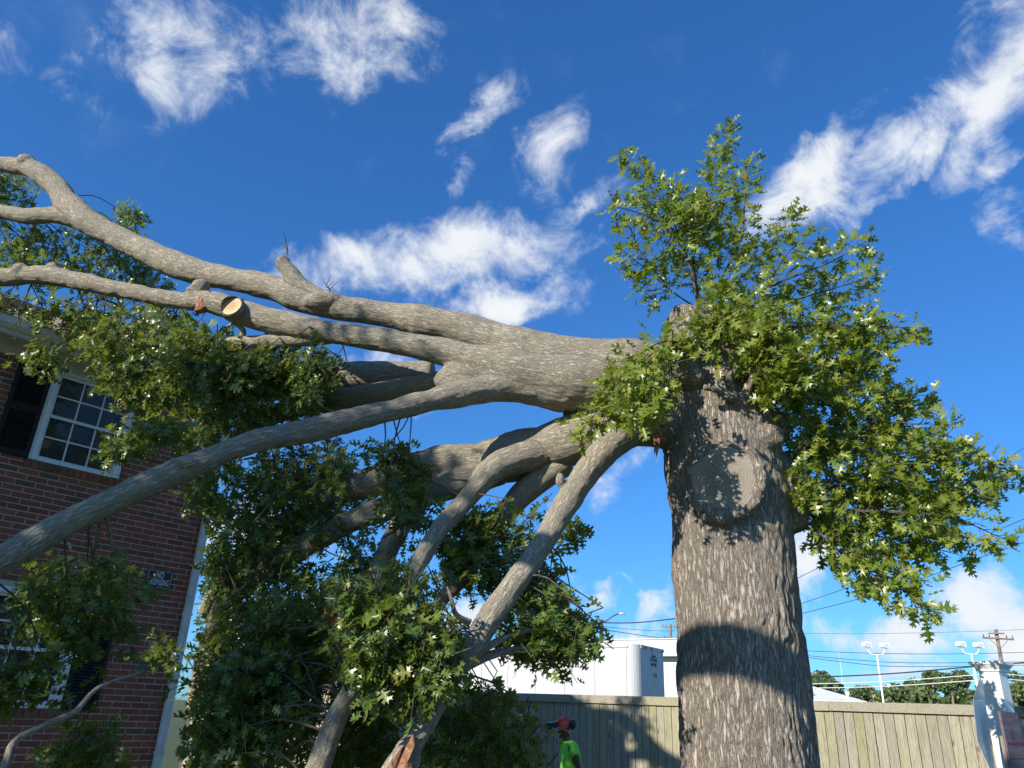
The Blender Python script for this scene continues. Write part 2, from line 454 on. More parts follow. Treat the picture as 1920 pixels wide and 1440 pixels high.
def glass_mat():
    mt, T, b, out = mat('window_glass')
    tr = T.new('ShaderNodeBsdfTransparent'); tr.inputs[0].default_value = (.72, .76, .78, 1)
    gl = T.new('ShaderNodeBsdfGlossy'); gl.inputs['Roughness'].default_value = .02
    fr = T.new('ShaderNodeFresnel'); fr.inputs[0].default_value = 1.5
    mx = T.new('ShaderNodeMixShader'); T.link(fr.outputs[0], mx.inputs[0]); T.link(tr.outputs[0], mx.inputs[1]); T.link(gl.outputs[0], mx.inputs[2])
    T.link(mx.outputs[0], out.inputs[0])
    return mt
M['glass'] = glass_mat()

def build_house():
    U1 = 7.5; Z0, Z1 = -.22, 5.19
    root = empty('brick_house', HP(0, 0, Z0), 'red brick two-storey house with black shutters under the fallen oak', 'house')
    wins = [(1.19, 2.19, 4.019, 5.16), (1.19, 2.19, 1.446, 2.63)]          # u0,u1,z0,z1 outer casing
    extra = [(5.0, 6.0, 4.019, 5.16), (5.0, 6.0, 1.446, 2.63)]
    shut = []
    for (a, b, c, d) in wins + extra:
        if (a, c) != (1.19, 4.019): shut.append((a - .37, a - .008, c, d - .005))      # one shutter is gone from the upper window
        shut.append((b + .008, b + .37, c, d - .005))
    holes = wins + extra
    # core wall behind the bricks (mortar face), with the window openings left free
    us = sorted({0.004, U1, *[h[i] for h in holes for i in (0, 1)]}); zs = sorted({Z0, Z1, *[h[i] for h in holes for i in (2, 3)]})
    mb = MB()
    for i in range(len(us) - 1):
        for j in range(len(zs) - 1):
            cu, cz = (us[i] + us[i + 1]) / 2, (zs[j] + zs[j + 1]) / 2
            if any(h[0] < cu < h[1] and h[2] < cz < h[3] for h in holes): continue
            mb.box((us[i], -.2, zs[j]), (us[i + 1], -.007, zs[j + 1]), HF)
    wall = mb.build('wall', M['mortar'], root, world=True)
    mb = MB(); mb.box((0.004, -6.0, Z0), (.2, -.2, Z1), HF); mb.box((U1 - .2, -6, Z0), (U1, -.2, Z1), HF); mb.box((.2, -6, Z0), (U1 - .2, -5.8, Z1), HF)
    mb.build('rear_wall', M['brick'], root, world=True)
    # bricks
    CH, CL, J = .0677, .2135, .010
    bl, bh, bt = CL - J, CH - J, .012
    shared = {}
    def bmesh_of(length, vert=False):
        key = (round(length, 3), vert)
        if key not in shared:
            L, H = (length, bh) if not vert else (CH - J + .008, .092)
            t = .003
            P = [(0, 0, 0), (L, 0, 0), (L, 0, H), (0, 0, H), (t, bt, t), (L - t, bt, t), (L - t, bt, H - t), (t, bt, H - t)]
            P = [WD * p[0] + WN * (p[1] - bt) + EZ * p[2] for p in P]
            Fs = [(4, 5, 6, 7), (0, 1, 5, 4), (1, 2, 6, 5), (2, 3, 7, 6), (3, 0, 4, 7)]
            if np.dot(np.cross(WD, EZ), WN) < 0: Fs = [f[::-1] for f in Fs]
            shared[key] = mesh('brick', P, Fs, M['brick'])
        return shared[key]
    rest = MB(); nob = 0
    row = 0; z = Z0 + .005
    while z + bh < Z1 - .02:
        off = 0 if row % 2 else CL / 2
        u = -off + .006
        while u < 6.9:
            a, b = max(u, .006), min(u + bl, 6.9)
            segs = [(a, b)]
            for (h0, h1, c, d) in holes:
                lo, hi = (c - .100, d + .0)
                if z + bh > lo and z < hi:
                    ns = []
                    for (p, q) in segs:
                        if q <= h0 - .006 or p >= h1 + .006: ns.append((p, q)); continue
                        if p < h0 - .03: ns.append((p, h0 - .006))
                        if q > h1 + .03: ns.append((h1 + .006, q))
                    segs = ns
            for (p, q) in segs:
                if q - p < .03: continue
                vis = (2.45 < z < 4.0 and .12 < p < 2.5) or (.75 < z < 2.3 and .10 < p < .84) or (4.0 < z < 5.1 and 2.5 < p < 2.75) or (4.0 < z < 4.6 and .8 < p < 1.15)
                full = abs((q - p) - bl) < .002 or q - p > .09
                jit = random.uniform(-.0025, .0025)
                if vis and full and nob < 300:
                    o = bpy.data.objects.new('brick', bmesh_of(q - p)); link(o, wall)
                    o.location = HP(p, jit, z); nob += 1
                else:
                    t = .003
                    P = [(p, -bt, z), (q, -bt, z), (q, -bt, z + bh), (p, -bt, z + bh), (p + t, jit, z + t), (q - t, jit, z + t), (q - t, jit, z + bh - t), (p + t, jit, z + bh - t)]
                    P = [HP(*v) for v in P]
                    Fs = [(4, 5, 6, 7), (0, 1, 5, 4), (1, 2, 6, 5), (2, 3, 7, 6), (3, 0, 4, 7)]
                    rest.add(P, [f[::-1] for f in Fs] if np.dot(np.cross(WD, EZ), WN) < 0 else Fs)
            u += CL
        z += CH; row += 1
    o = rest.build('brickwork', M['brick'], wall); tag(o, kind='stuff')
    # windows
    for wi, (a, b, c, d) in enumerate(wins + extra):
        w = obj('window', None, root); w.location = -Vector(root.location)
        if wi < 2: w['label'] = ('upper', 'lower')[wi] + ' white double-hung window with black shutters'
        # rowlock sill: bricks on edge
        n = int((b - a + .06) / .0757); nb = MB()
        for k in range(n):
            uu = a - .03 + k * .0757
            o = bpy.data.objects.new('sill_brick', bmesh_of(.06, True)); link(o, w); o.location = HP(uu, .022, c - .100)
        # casing
        cs = MB(); cw = .085
        cs.box((a, -.10, c), (a + cw, .022, d), HF); cs.box((b - cw, -.10, c), (b, .022, d), HF)
        cs.box((a + .028, .0222, c), (a + cw - .012, .032, d - .002), HF); cs.box((b - cw + .012, .0222, c), (b - .028, .032, d - .002), HF)
        cs.box((a + cw, -.10, d - .06), (b - cw, .020, d), HF); cs.box((a + cw, -.10, c), (b - cw, .016, c + .035), HF)
        cs.build('casing', M['white_trim'], w)
        ia, ib, ic, idd = a + cw, b - cw, c + .035, d - .06; mid = (ic + idd) / 2 + .0
        for s_, (s0, s1, dep) in enumerate(((ic, mid + .02, -.045), (mid - .02, idd, -.022))):
            fr = MB(); t = .028
            fr.box((ia, dep - .022, s0), (ia + t, dep, s1), HF); fr.box((ib - t, dep - .022, s0), (ib, dep, s1), HF)
            fr.box((ia + t, dep - .022, s0), (ib - t, dep - .001, s0 + .036), HF); fr.box((ia + t, dep - .022, s1 - .036), (ib - t, dep - .001, s1), HF)
            fr.build('sash', M['white_trim'], w)
            g0, g1, h0, h1 = ia + t, ib - t, s0 + .036, s1 - .036; mw = .009
            mu = MB()
            for k in (1, 2):
                uu = g0 + (g1 - g0) * k / 3; mu.box((uu - mw, dep - .016, h0), (uu + mw, dep - .003, h1), HF)
            zz = (h0 + h1) / 2
            for k in range(3):
                x0 = g0 + (g1 - g0) * k / 3 + (mw if k else 0); x1 = g0 + (g1 - g0) * (k + 1) / 3 - (mw if k < 2 else 0)
                mu.box((x0, dep - .016, zz - mw), (x1, dep - .004, zz + mw), HF)
            mu.build('muntin', M['white_trim'], w)
            for k in range(3):
                for r in range(2):
                    x0 = g0 + (g1 - g0) * k / 3 + mw; x1 = g0 + (g1 - g0) * (k + 1) / 3 - mw
                    y0, y1 = (h0, zz - mw) if r == 0 else (zz + mw, h1)
                    MB().add([HP(x0, dep - .011, y0), HP(x1, dep - .011, y0), HP(x1, dep - .011, y1), HP(x0, dep - .011, y1)], [(3, 2, 1, 0)]).build('pane', M['glass'], w)
        # blinds: each slat
        bm = MB(); k = 0; zz = ic + .03
        while zz < idd - .02:
            bm.add([HP(ia + .01, -.135, zz), HP(ib - .01, -.135, zz), HP(ib - .01, -.118, zz + .016), HP(ia + .01, -.118, zz + .016)], [(0, 1, 2, 3)]); zz += .0235
        o = bm.build('blind_slats', M['blind'], w); tag(o, kind='stuff')
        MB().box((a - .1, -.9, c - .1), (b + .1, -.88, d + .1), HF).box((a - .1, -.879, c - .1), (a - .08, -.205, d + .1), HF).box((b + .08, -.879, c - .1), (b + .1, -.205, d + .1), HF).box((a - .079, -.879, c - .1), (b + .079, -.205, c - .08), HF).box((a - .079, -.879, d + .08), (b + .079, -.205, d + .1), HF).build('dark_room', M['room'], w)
    for (a, b, c, d) in shut:
        s = MB(); fw = .045
        s.box((a, .003, c), (a + fw, .034, d), HF); s.box((b - fw, .003, c), (b, .034, d), HF)
        for z0, z1 in ((c, c + .06), ((c + d) / 2 - .03, (c + d) / 2 + .03), (d - .06, d)): s.box((a + fw, .003, z0), (b - fw, .033, z1), HF)
        so = s.build('shutter', M['shutter'], root, world=True)
        sl = MB()
        for z0, z1 in ((c + .06, (c + d) / 2 - .03), ((c + d) / 2 + .03, d - .06)):
            zz = z0 + .004
            while zz < z1 - .03:
                P = [(a + fw, .008, zz + .03), (b - fw, .008, zz + .03), (b - fw, .026, zz), (a + fw, .026, zz), (a + fw, .004, zz + .024), (b - fw, .004, zz + .024), (b - fw, .022, zz - .004), (a + fw, .022, zz - .004)]
                sl.add([HP(*p) for p in P], [(0, 1, 2, 3), (7, 6, 5, 4), (0, 3, 7, 4), (1, 5, 6, 2), (2, 6, 7, 3), (0, 4, 5, 1)]); zz += .033
        o = sl.build('louvres', M['shutter'], so); tag(o, kind='stuff')
    # eaves: frieze, soffit, fascia and gutter, roof
    ez = Z1
    MB().box((-.30, .016, ez - .06), (U1 + .3, .030, ez + .05), HF).build('frieze', M['soffit'], root, world=True)
    MB().box((-.30, .030, ez + .035), (U1 + .3, .36, ez + .05), HF).build('soffit', M['soffit'], root, world=True)
    MB().box((-.30, .345, ez + .052), (U1 + .3, .368, ez + .20), HF).build('fascia', M['gutter'], root, world=True)
    prof = [(.370, ez + .09), (.42, ez + .09), (.47, ez + .13), (.475, ez + .19), (.485, ez + .205), (.472, ez + .208), (.462, ez + .19), (.456, ez + .136), (.415, ez + .10), (.372, ez + .10)]
    g = MB(); n = len(prof)
    V = [HP(uu, *p) for uu in (-.32, U1 + .32) for p in prof]
    g.add(V, [(i, (i + 1) % n, n + (i + 1) % n, n + i) for i in range(n)] + [tuple(range(n))[::-1], tuple(range(n, 2 * n))])
    g.build('gutter', M['gutter'], root, world=True)
    pit = math.tan(math.radians(27)); rf = MB()
    def RZ(nn): return ez + .21 + (.40 - nn) * pit
    P = [HP(-.35, .43, RZ(.43)), HP(U1 + .35, .43, RZ(.43)), HP(U1 + .35, -3.0, RZ(-3)), HP(-.35, -3, RZ(-3)), HP(U1 + .35, -6.4, RZ(.43)), HP(-.35, -6.4, RZ(.43))]
    Q = [p - EZ * .05 for p in P]
    rf.add(P + Q, [(0, 1, 2, 3), (3, 2, 4, 5), (6, 9, 8, 7), (9, 11, 10, 8), (0, 6, 7, 1), (5, 4, 10, 11), (0, 3, 9, 6), (3, 5, 11, 9), (1, 7, 8, 2), (2, 8, 10, 4)])
    roof = rf.build('roof', M['shingle'], root, world=True)
    sh = MB()
    for r in range(24):
        n1 = .44 - r * .14; n0 = n1 - .16; uu = -.35 - (.15 if r % 2 else 0)
        while uu < U1 + .3:
            a, b = max(uu + .004, -.35), min(uu + .30, U1 + .35); l = random.uniform(.008, .014)
            sh.add([HP(a, n1, RZ(n1) + l), HP(b, n1, RZ(n1) + l), HP(b, n0, RZ(n0) + .004), HP(a, n0, RZ(n0) + .004), HP(a, n1, RZ(n1) + .002), HP(b, n1, RZ(n1) + .002)], [(0, 1, 2, 3), (4, 5, 1, 0)]); uu += .305
    o = sh.build('shingles', M['shingle'], roof); tag(o, kind='stuff')
    # gable end fill
    MB().add([HP(.01, -.2, ez), HP(.01, -6.0, ez), HP(.01, -3.0, RZ(-3) - .06), HP(.2, -.2, ez), HP(.2, -6, ez), HP(.2, -3, RZ(-3) - .06)], [(0, 1, 2), (5, 4, 3), (0, 2, 5, 3), (1, 4, 5, 2)]).build('gable', M['soffit'], root, world=True)
    # downspout
    ds = MB(); ds.box((-.035, .012, .35), (.052, .075, ez - .2), HF)
    ds.add([HP(*p) for p in [(-.035, .012, ez - .2), (.052, .012, ez - .2), (.052, .075, ez - .2), (-.035, .075, ez - .2), (-.035, .37, ez + .10), (.052, .37, ez + .10), (.052, .43, ez + .10), (-.035, .43, ez + .10)]],
           [(0, 1, 5, 4), (1, 2, 6, 5), (2, 3, 7, 6), (3, 0, 4, 7), (4, 5, 6, 7)])
    dso = ds.build('downspout', M['gutter'], root, world=True)
    for zz in (1.0, 2.55, 4.2):
        MB().box((-.045, .010, zz), (.062, .080, zz + .03), HF).build('strap', M['gutter'], dso)
    rb = MB()
    for uu in (-.012, .010, .032): rb.box((uu - .004, .0752, .36), (uu + .004, .080, ez - .22), HF)
    rb.build('rib', M['gutter'], dso)
    return root
build_house()

def text_mesh(body, size, sx=1.0, bold=.0):
    c = bpy.data.curves.new('txt', 'FONT'); c.body = body; c.size = size; c.align_x = 'CENTER'; c.align_y = 'CENTER'; c.offset = bold; c.extrude = 0.0006
    o = bpy.data.objects.new('txt', c); COL.objects.link(o)
    dg = bpy.context.evaluated_depsgraph_get(); me = bpy.data.meshes.new_from_object(o.evaluated_get(dg))
    V = np.empty(len(me.vertices) * 3, np.float32); me.vertices.foreach_get('co', V); V = V.reshape(-1, 3).astype(float); V[:, 0] *= sx
    Fc = [tuple(p.vertices) for p in me.polygons]
    bpy.data.objects.remove(o); bpy.data.curves.remove(c); bpy.data.meshes.remove(me)
    return V, Fc
def letters(name, body, size, sx, org, ex, ey, mt, parent, bold=0.0):
    V, Fc = text_mesh(body, size, sx, bold); nz = np.cross(ex, ey)
    P = [org + np.asarray(ex) * v[0] + np.asarray(ey) * v[1] + nz * v[2] for v in V]
    return obj(name, mesh(name, P, Fc, mt), parent)

M['sign_black'] = plain('sign_black', (.012, .013, .02), .4, .4, .2, 9)
M['sign_white'] = plain('sign_white', (.62, .66, .72), .5, .3, .1, 40)
def build_sign():
    r = empty('no_trespassing_sign', HP(.43, 0.0, 2.93), 'small black NO TRESPASSING sign on the brick wall', 'sign')
    L = Vector(r.location)
    def part(o): o.location = -L; return o
    part(MB().box((.275, .006, 2.825), (.585, .010, 3.04), HF).build('plate', M['sign_black'], r))
    b = MB(); t = .004
    u0, u1, z0, z1 = .285, .575, 2.835, 3.03
    for q in ((u0, u1, z0, z0 + t), (u0, u1, z1 - t, z1), (u0, u0 + t, z0 + t, z1 - t), (u1 - t, u1, z0 + t, z1 - t)): b.box((q[0], .0102, q[2]), (q[1], .0112, q[3]), HF)
    part(b.build('border', M['sign_white'], r))
    ex, ey = -WD, EZ
    part(letters('lettering', 'NO', .105, .58, HP(.43, .0118, 2.977), ex, ey, M['sign_white'], r, .0012))
    part(letters('lettering', 'TRESPASSING', .105, .395, HP(.43, .0118, 2.893), ex, ey, M['sign_white'], r, .0012))
    for u in (.30, .56):
        for z in (2.85, 3.015): pass
build_sign()

# ------------------------------------------------------------------ fence
FD = np.array([-.8, .6, 0]); FN = np.array([-.6, -.8, 0]); FO = np.array([6.53, 12.2, 0.0])
def wood_mat(name='fence_pine', level=False):
    mt, T, b, _ = mat(name)
    geo = T.new('ShaderNodeNewGeometry'); oi = T.new('ShaderNodeObjectInfo')
    tc = T.new('ShaderNodeTexCoord').outputs['Object']
    seed = T.math('MULTIPLY', oi.outputs['Random'], 40.0)
    cx = T.new('ShaderNodeCombineXYZ'); T.link(seed, cx.inputs[0]); T.link(T.math('MULTIPLY', seed, 3.1), cx.inputs[1])
    p = T.vmath('ADD', tc, cx.outputs[0])
    mp = T.new('ShaderNodeMapping'); T.setin(mp, Vector=p, Rotation=(0, 0, -math.atan2(FD[1], FD[0]) if level else 0), Scale=(.055, 1, 1) if level else (1, 1, .055))
    g = T.noise(mp.outputs[0], 62, 6, .62, 1.3).outputs['Fac']
    w = T.noise(p, 1.6, 4, .6).outputs['Fac']
    base = T.ramp(oi.outputs['Random'], [(0, (.275, .265, .155)), (.25, (.335, .31, .215)), (.5, (.335, .30, .235)), (.75, (.27, .25, .20)), (1, (.355, .33, .225))])
    col = T.mix(T.math('MULTIPLY', T.smooth(g, .46, .64), .62), base, (.125, .10, .07))
    col = T.mix(T.math('MULTIPLY', T.smooth(w, .5, .75), .45), col, (.215, .22, .11))
    vo = T.new('ShaderNodeTexVoronoi'); mp2 = T.new('ShaderNodeMapping'); T.setin(mp2, Vector=p, Scale=(1, 1, .45)); T.link(mp2.outputs[0], vo.inputs['Vector']); vo.inputs['Scale'].default_value = 3.4
    knot = T.smooth(vo.outputs['Distance'], .05, .09, 1.0, 0.0)
    col = T.mix(T.math('MULTIPLY', knot, .75), col, (.13, .09, .055))
    T.link(col, b.inputs['Base Color']); T.setin(b, Roughness=.85); b.inputs['Specular IOR Level'].default_value = .2
    bump(T, b, g, .004)
    return mt
M['fence'] = wood_mat(); M['fence_level'] = wood_mat('fence_rail_pine', True)
def build_fence():
    gz = -.2; top = 1.975
    r = empty('wooden_fence', FO + FD * 6 + EZ * gz, 'tall weathered pine board fence behind the oak trunk', 'fence')
    fr = lambda o: (o, FD, FN, EZ)
    # boards: one mesh with a slight cup, shared
    meshes = []
    for k in range(6):
        rr = random.Random(k); w = .140 - .001 * k; t = .019
        prof = [(-.5 * w, 0), (.5 * w, 0), (.5 * w, t), (.17 * w, t + rr.uniform(-.002, .003)), (-.17 * w, t + rr.uniform(-.002, .003)), (-.5 * w, t)]
        V = []
        for z in (0, .7, 1.4, top - gz - .06):
            bx = rr.uniform(-.0015, .0015); V += [FD * (p[0] + bx) + FN * (p[1]) + EZ * z for p in prof]
        n = len(prof); Fs = []
        for j in range(3): Fs += [(j * n + i, j * n + (i + 1) % n, (j + 1) * n + (i + 1) % n, (j + 1) * n + i) for i in range(n)]
        Fs += [tuple(range(n))[::-1], tuple(range(3 * n, 4 * n))]
        meshes.append(mesh('board', V, [f[::-1] for f in Fs], M['fence']))
    s = -3.0; k = 0
    while s < 19.0:
        o = bpy.data.objects.new('board', meshes[random.randrange(6)]); link(o, r)
        p = FO + FD * s + EZ * (gz + random.uniform(0, .012)) + FN * random.uniform(-.003, .004)
        o.location = Vector(p) - Vector(r.location); o.rotation_euler = (0, 0, random.uniform(-.012, .012)); s += .1468 + random.uniform(-.0015, .0015); k += 1
    # face rail, cap
    L = np.array(r.location)
    for a, b in ((-3.0, -.85), (-.845, 1.53), (1.535, 4.03), (4.035, 5.0), (5.005, 8.6), (8.605, 12.2), (12.205, 15.8), (15.805, 19.1)):
        h = random.uniform(-.004, .004)
        o = MB().box((a, .026, -.135), (b, .062, 0), fr(EZ * (top + h) + FO - L)).build('face_rail', M['fence_level'], r)
    for a, b in ((-3.0, .3), (.305, 3.9), (3.905, 7.5), (7.505, 11.1), (11.105, 14.7), (14.705, 19.1)):
        MB().box((a, -.10, .002), (b, .058, .026), fr(EZ * (top - .02) + FO - L)).build('cap_board', M['fence_level'], r)
    for z in (.35, 1.2):
        MB().box((-3, -.045, z), (19.1, -.006, z + .09), fr(FO - L)).build('back_rail', M['fence_level'], r)
    MB().box((-3, -.0055, gz), (19.1, -.0035, top - .07), fr(FO - L)).build('gap_shade_sheet', M['gap_shade'], r)  # added dark sheet, its colour gives the shade in the board gaps
    q = -2.5
    while q < 19: MB().box((q, -.14, gz - .3), (q + .1, -.05, top - .06), fr(FO - L)).build('post', M['fence'], r); q += 2.4
build_fence()

# ------------------------------------------------------------------ leaves
def leaf_template(kind=0):
    """pin-oak leaf, unit length along +Y: three pairs of narrow bristle-tipped lobes on a thin core"""
    rk = random.Random(40 + kind); V = [(0, 0), (0, .14), (0, .34), (0, .62), (0, .86), (0, 1.0)]; tri = []
    lob = [[(.15, .16), (.27, .13), (.20, .215), (.29, .29), (.12, .27)], [(.19, .42), (.37, .45), (.28, .52), (.40, .63), (.17, .545)], [(.15, .70), (.28, .76), (.19, .80), (.21, .93), (.10, .81)]]
    core = [(.03, .14), (.05, .34), (.055, .62), (.04, .86)]
    for sg in (1, -1):
        k = len(V); V += [(sg * x, y) for x, y in core]
        t = [(0, k, 1), (1, k, k + 1), (1, k + 1, 2), (2, k + 1, k + 2), (2, k + 2, 3), (3, k + 2, k + 3), (3, k + 3, 4), (4, k + 3, 5)]
        for q in range(3):
            m_ = len(V); sc_ = rk.uniform(.86, 1.12); V += [(sg * x * sc_, y + rk.uniform(-.02, .02)) for x, y in lob[q]]
            sp, sn = k + q, k + q + 1; p1, a, md, b, p2 = range(m_, m_ + 5)
            t += [(sp, p1, p2), (sp, p2, sn), (p1, a, md), (p1, md, p2), (md, b, p2)]
        tri += [x if sg > 0 else x[::-1] for x in t]
    V = np.array([(x, y, .30 * abs(x) - (.20, .05, .30)[kind] * y * y - .25 * x * x * (kind != 1) + .05 * math.sin(8 * y + kind)) for x, y in V])
    return V, np.array(tri)
LEAF = [leaf_template(k) for k in range(3)]

class Leaves:
    """collects leaf placements: base, direction, up-hint, size"""
    def __init__(s): s.B = []; s.D = []; s.N = []; s.S = []
    def add(s, b, d, n, size):
        s.B.append(b); s.D.append(d); s.N.append(n); s.S.append(size)
    def frames(s):
        D = np.array(s.D); D /= np.linalg.norm(D, axis=1)[:, None] + 1e-9
        N = np.array(s.N); X = np.cross(D, N); X /= np.linalg.norm(X, axis=1)[:, None] + 1e-9
        Z = np.cross(X, D)
        return np.array(s.B), X, D, Z, np.array(s.S)
    def mesh(s, idx, name, mt):
        B, X, Y, Z, S = s.frames(); Vs, Fs, k0 = [], [], 0
        kinds = RNG.integers(0, 3, len(B))
        wid = RNG.uniform(.85, 1.2, len(B))
        for k in range(3):
            sel = np.array([i for i in idx if kinds[i] == k], int)
            if not len(sel): continue
            V, T = LEAF[k]
            P = B[sel][:, None] + S[sel][:, None, None] * (V[None, :, :1] * wid[sel][:, None, None] * X[sel][:, None] + V[None, :, 1:2] * Y[sel][:, None] + V[None, :, 2:3] * RNG.uniform(.2, 1.8, len(sel))[:, None, None] * Z[sel][:, None])
            Vs.append(P.reshape(-1, 3)); Fs.append((T[None] + (np.arange(len(sel)) * len(V))[:, None, None]).reshape(-1, 3) + k0); k0 += len(sel) * len(V)
        return mesh(name, np.concatenate(Vs), np.concatenate(Fs), mt)
def place_leaves(lv, parent, mt, singles, label_kind='crown'):
    B, X, Y, Z, S = lv.frames(); n = len(B)
    d = np.linalg.norm(B - CAM, axis=1); ok = (B - CAM) @ AX_F > 0
    order = np.argsort(d + np.where(ok, 0, 99) - 3 * RNG.random(n))
    one = set(order[:singles].tolist()); rest = [i for i in range(n) if i not in one]
    o = obj(label_kind, lv.mesh(rest, label_kind, mt), parent, world=True); o['kind'] = 'stuff'
    lm = [mesh('leaf', V, T, mt) for V, T in LEAF]
    L = Vector(parent.location)
    for i in one:
        q = bpy.data.objects.new('leaf', lm[i % 3]); link(q, parent)
        mw = Matrix.Identity(4)
        for a in range(3):
            mw[a][0], mw[a][1], mw[a][2], mw[a][3] = X[i][a] * S[i], Y[i][a] * S[i], Z[i][a] * S[i], B[i][a] - L[a]
        q.matrix_basis = mw
    return o

def unit(v): v = np.asarray(v, float); return v / (np.linalg.norm(v) + 1e-9)
def rvec(): return unit(RNG.normal(size=3))

def shoot(lv, tw, P, dens=42, rad=.10, droop=.1, size=(.09, .155), r0=.009, start=.15, side=1.0, upn=.75):
    """a leafy shoot: twig tube + spiral leaves + short leafy side twigs. P: polyline in metres"""
    P = spline(P, 5); L = np.concatenate([[0], np.cumsum(np.linalg.norm(np.diff(P, axis=0), axis=1))]); tot = L[-1]
    tw.tube(P, np.linspace(r0, .0025, len(P)), 5)
    def pt(s): return np.array([np.interp(s, L, P[:, k]) for k in range(3)])
    n = int(dens * tot); ph = RNG.uniform(0, 6)
    for i in range(n):
        s = tot * (start + (1 - start) * (i + RNG.random()) / n); p = pt(s); t = unit(pt(min(tot, s + .02)) - pt(max(0, s - .02)))
        ph += 2.4; e = unit(np.cross(t, rvec())); rdir = unit(e)
        ln = rad * RNG.random() ** .6 * (1.15 - .5 * s / tot) * side
        q = p + rdir * ln + t * ln * .6
        if ln > .05 and RNG.random() < .35: tw.tube([p, (p + q) / 2 + rvec() * .006, q], [.003, .0024, .0016], 4)
        d = unit(rdir * .8 + t * RNG.uniform(.1, .9) + np.array([0, 0, -droop]) + rvec() * .35)
        lv.add(q, d, unit(np.array([-.42, -.40, upn]) + rvec() * .62), RNG.uniform(*size))
    for i in range(5):   # end rosette
        d = unit(unit(P[-1] - P[-3]) * .8 + rvec() * .8); lv.add(P[-1], d, unit(np.array([0, 0, .6]) + rvec() * .7), RNG.uniform(*size) * .8)

def in_poly(x, y, poly):
    c = False; j = len(poly) - 1
    for i in range(len(poly)):
        if (poly[i][1] > y) != (poly[j][1] > y) and x < (poly[j][0] - poly[i][0]) * (y - poly[i][1]) / (poly[j][1] - poly[i][1]) + poly[i][0]: c = not c
        j = i
    return c
def clumps(lv, tw, poly, D0, D1, n, limbs, hang=.5, size=(.085, .145), leaves=(8, 15), reach=.9, lean=(0, 0, 0), blen=(.22, .5)):
    xs = [p[0] for p in poly]; ys = [p[1] for p in poly]; k = 0; guard = 0
    while k < n and guard < n * 30:
        guard += 1
        x, y = RNG.uniform(min(xs), max(xs)), RNG.uniform(min(ys), max(ys))
        if not in_poly(x, y, poly): continue
        D = RNG.uniform(D0, D1); p = at(x, y, D); k += 1
        if p[2] < ground_z(p[0], p[1]) + .05: continue
        d = unit(np.array([RNG.normal() * .6, RNG.normal() * .6, RNG.normal() * .4 - hang]) + np.asarray(lean))
        ln = RNG.uniform(*blen); a = p - d * ln * .5; b = p + d * ln * .5; mid = p + rvec() * .03
        # parent limb
        if limbs is not None and RNG.random() < .30:
            dd = np.linalg.norm(limbs - a, axis=1); j = int(np.argmin(dd + RNG.random(len(dd)) * .25))
            if dd[j] < reach:
                q = limbs[j]; mm = (q + a) / 2 + rvec() * dd[j] * .10 + np.array([0, 0, .04]); tw.tube(spline([q, mm, a], 3), np.linspace(.0075, .004, 7), 5)
        tw.tube([a, mid, b], [.0045, .0035, .0018], 4)
        m = RNG.integers(*leaves)
        for i in range(m):
            t = (i + RNG.random()) / m; q = a * (1 - t) + b * t + (mid - p) * 4 * t * (1 - t); e = unit(np.cross(d, rvec())); q = q + e * RNG.uniform(.0, .05)
            dd = unit(e * RNG.uniform(.5, 1) + d * RNG.uniform(.2, .9) + np.array([0, 0, -.25 * hang]) + rvec() * .3)
            lv.add(q, dd, unit(np.array([-.40, -.38, .62]) + rvec() * .68), RNG.uniform(*size))

# ------------------------------------------------------------------ standing oak trunk
def limb_line(rows, n=6):
    """rows (px,py,D,width px) -> centreline, radii in metres"""
    A = []
    for (x, y, D, w) in rows:
        p = at(x, y, D); A.append([*p, w * .5 * mpp(p)])
    A = spline(A, n); return A[:, :3], np.maximum(A[:, 3], .006)
def lump(c, r, sx=1, sy=1, sz=1, seed=0):
    bm = bmesh.new(); bmesh.ops.create_icosphere(bm, subdivisions=3, radius=1)
    V = np.array([v.co[:] for v in bm.verts]); Fc = [tuple(v.index for v in f.verts) for f in bm.faces]; bm.free()
    k = 1 + .18 * (fbm(V * 1.6 + seed * 5.1 + 9) - .5) * 2
    return np.asarray(c) + V * k[:, None] * r * np.array([sx, sy, sz]), Fc

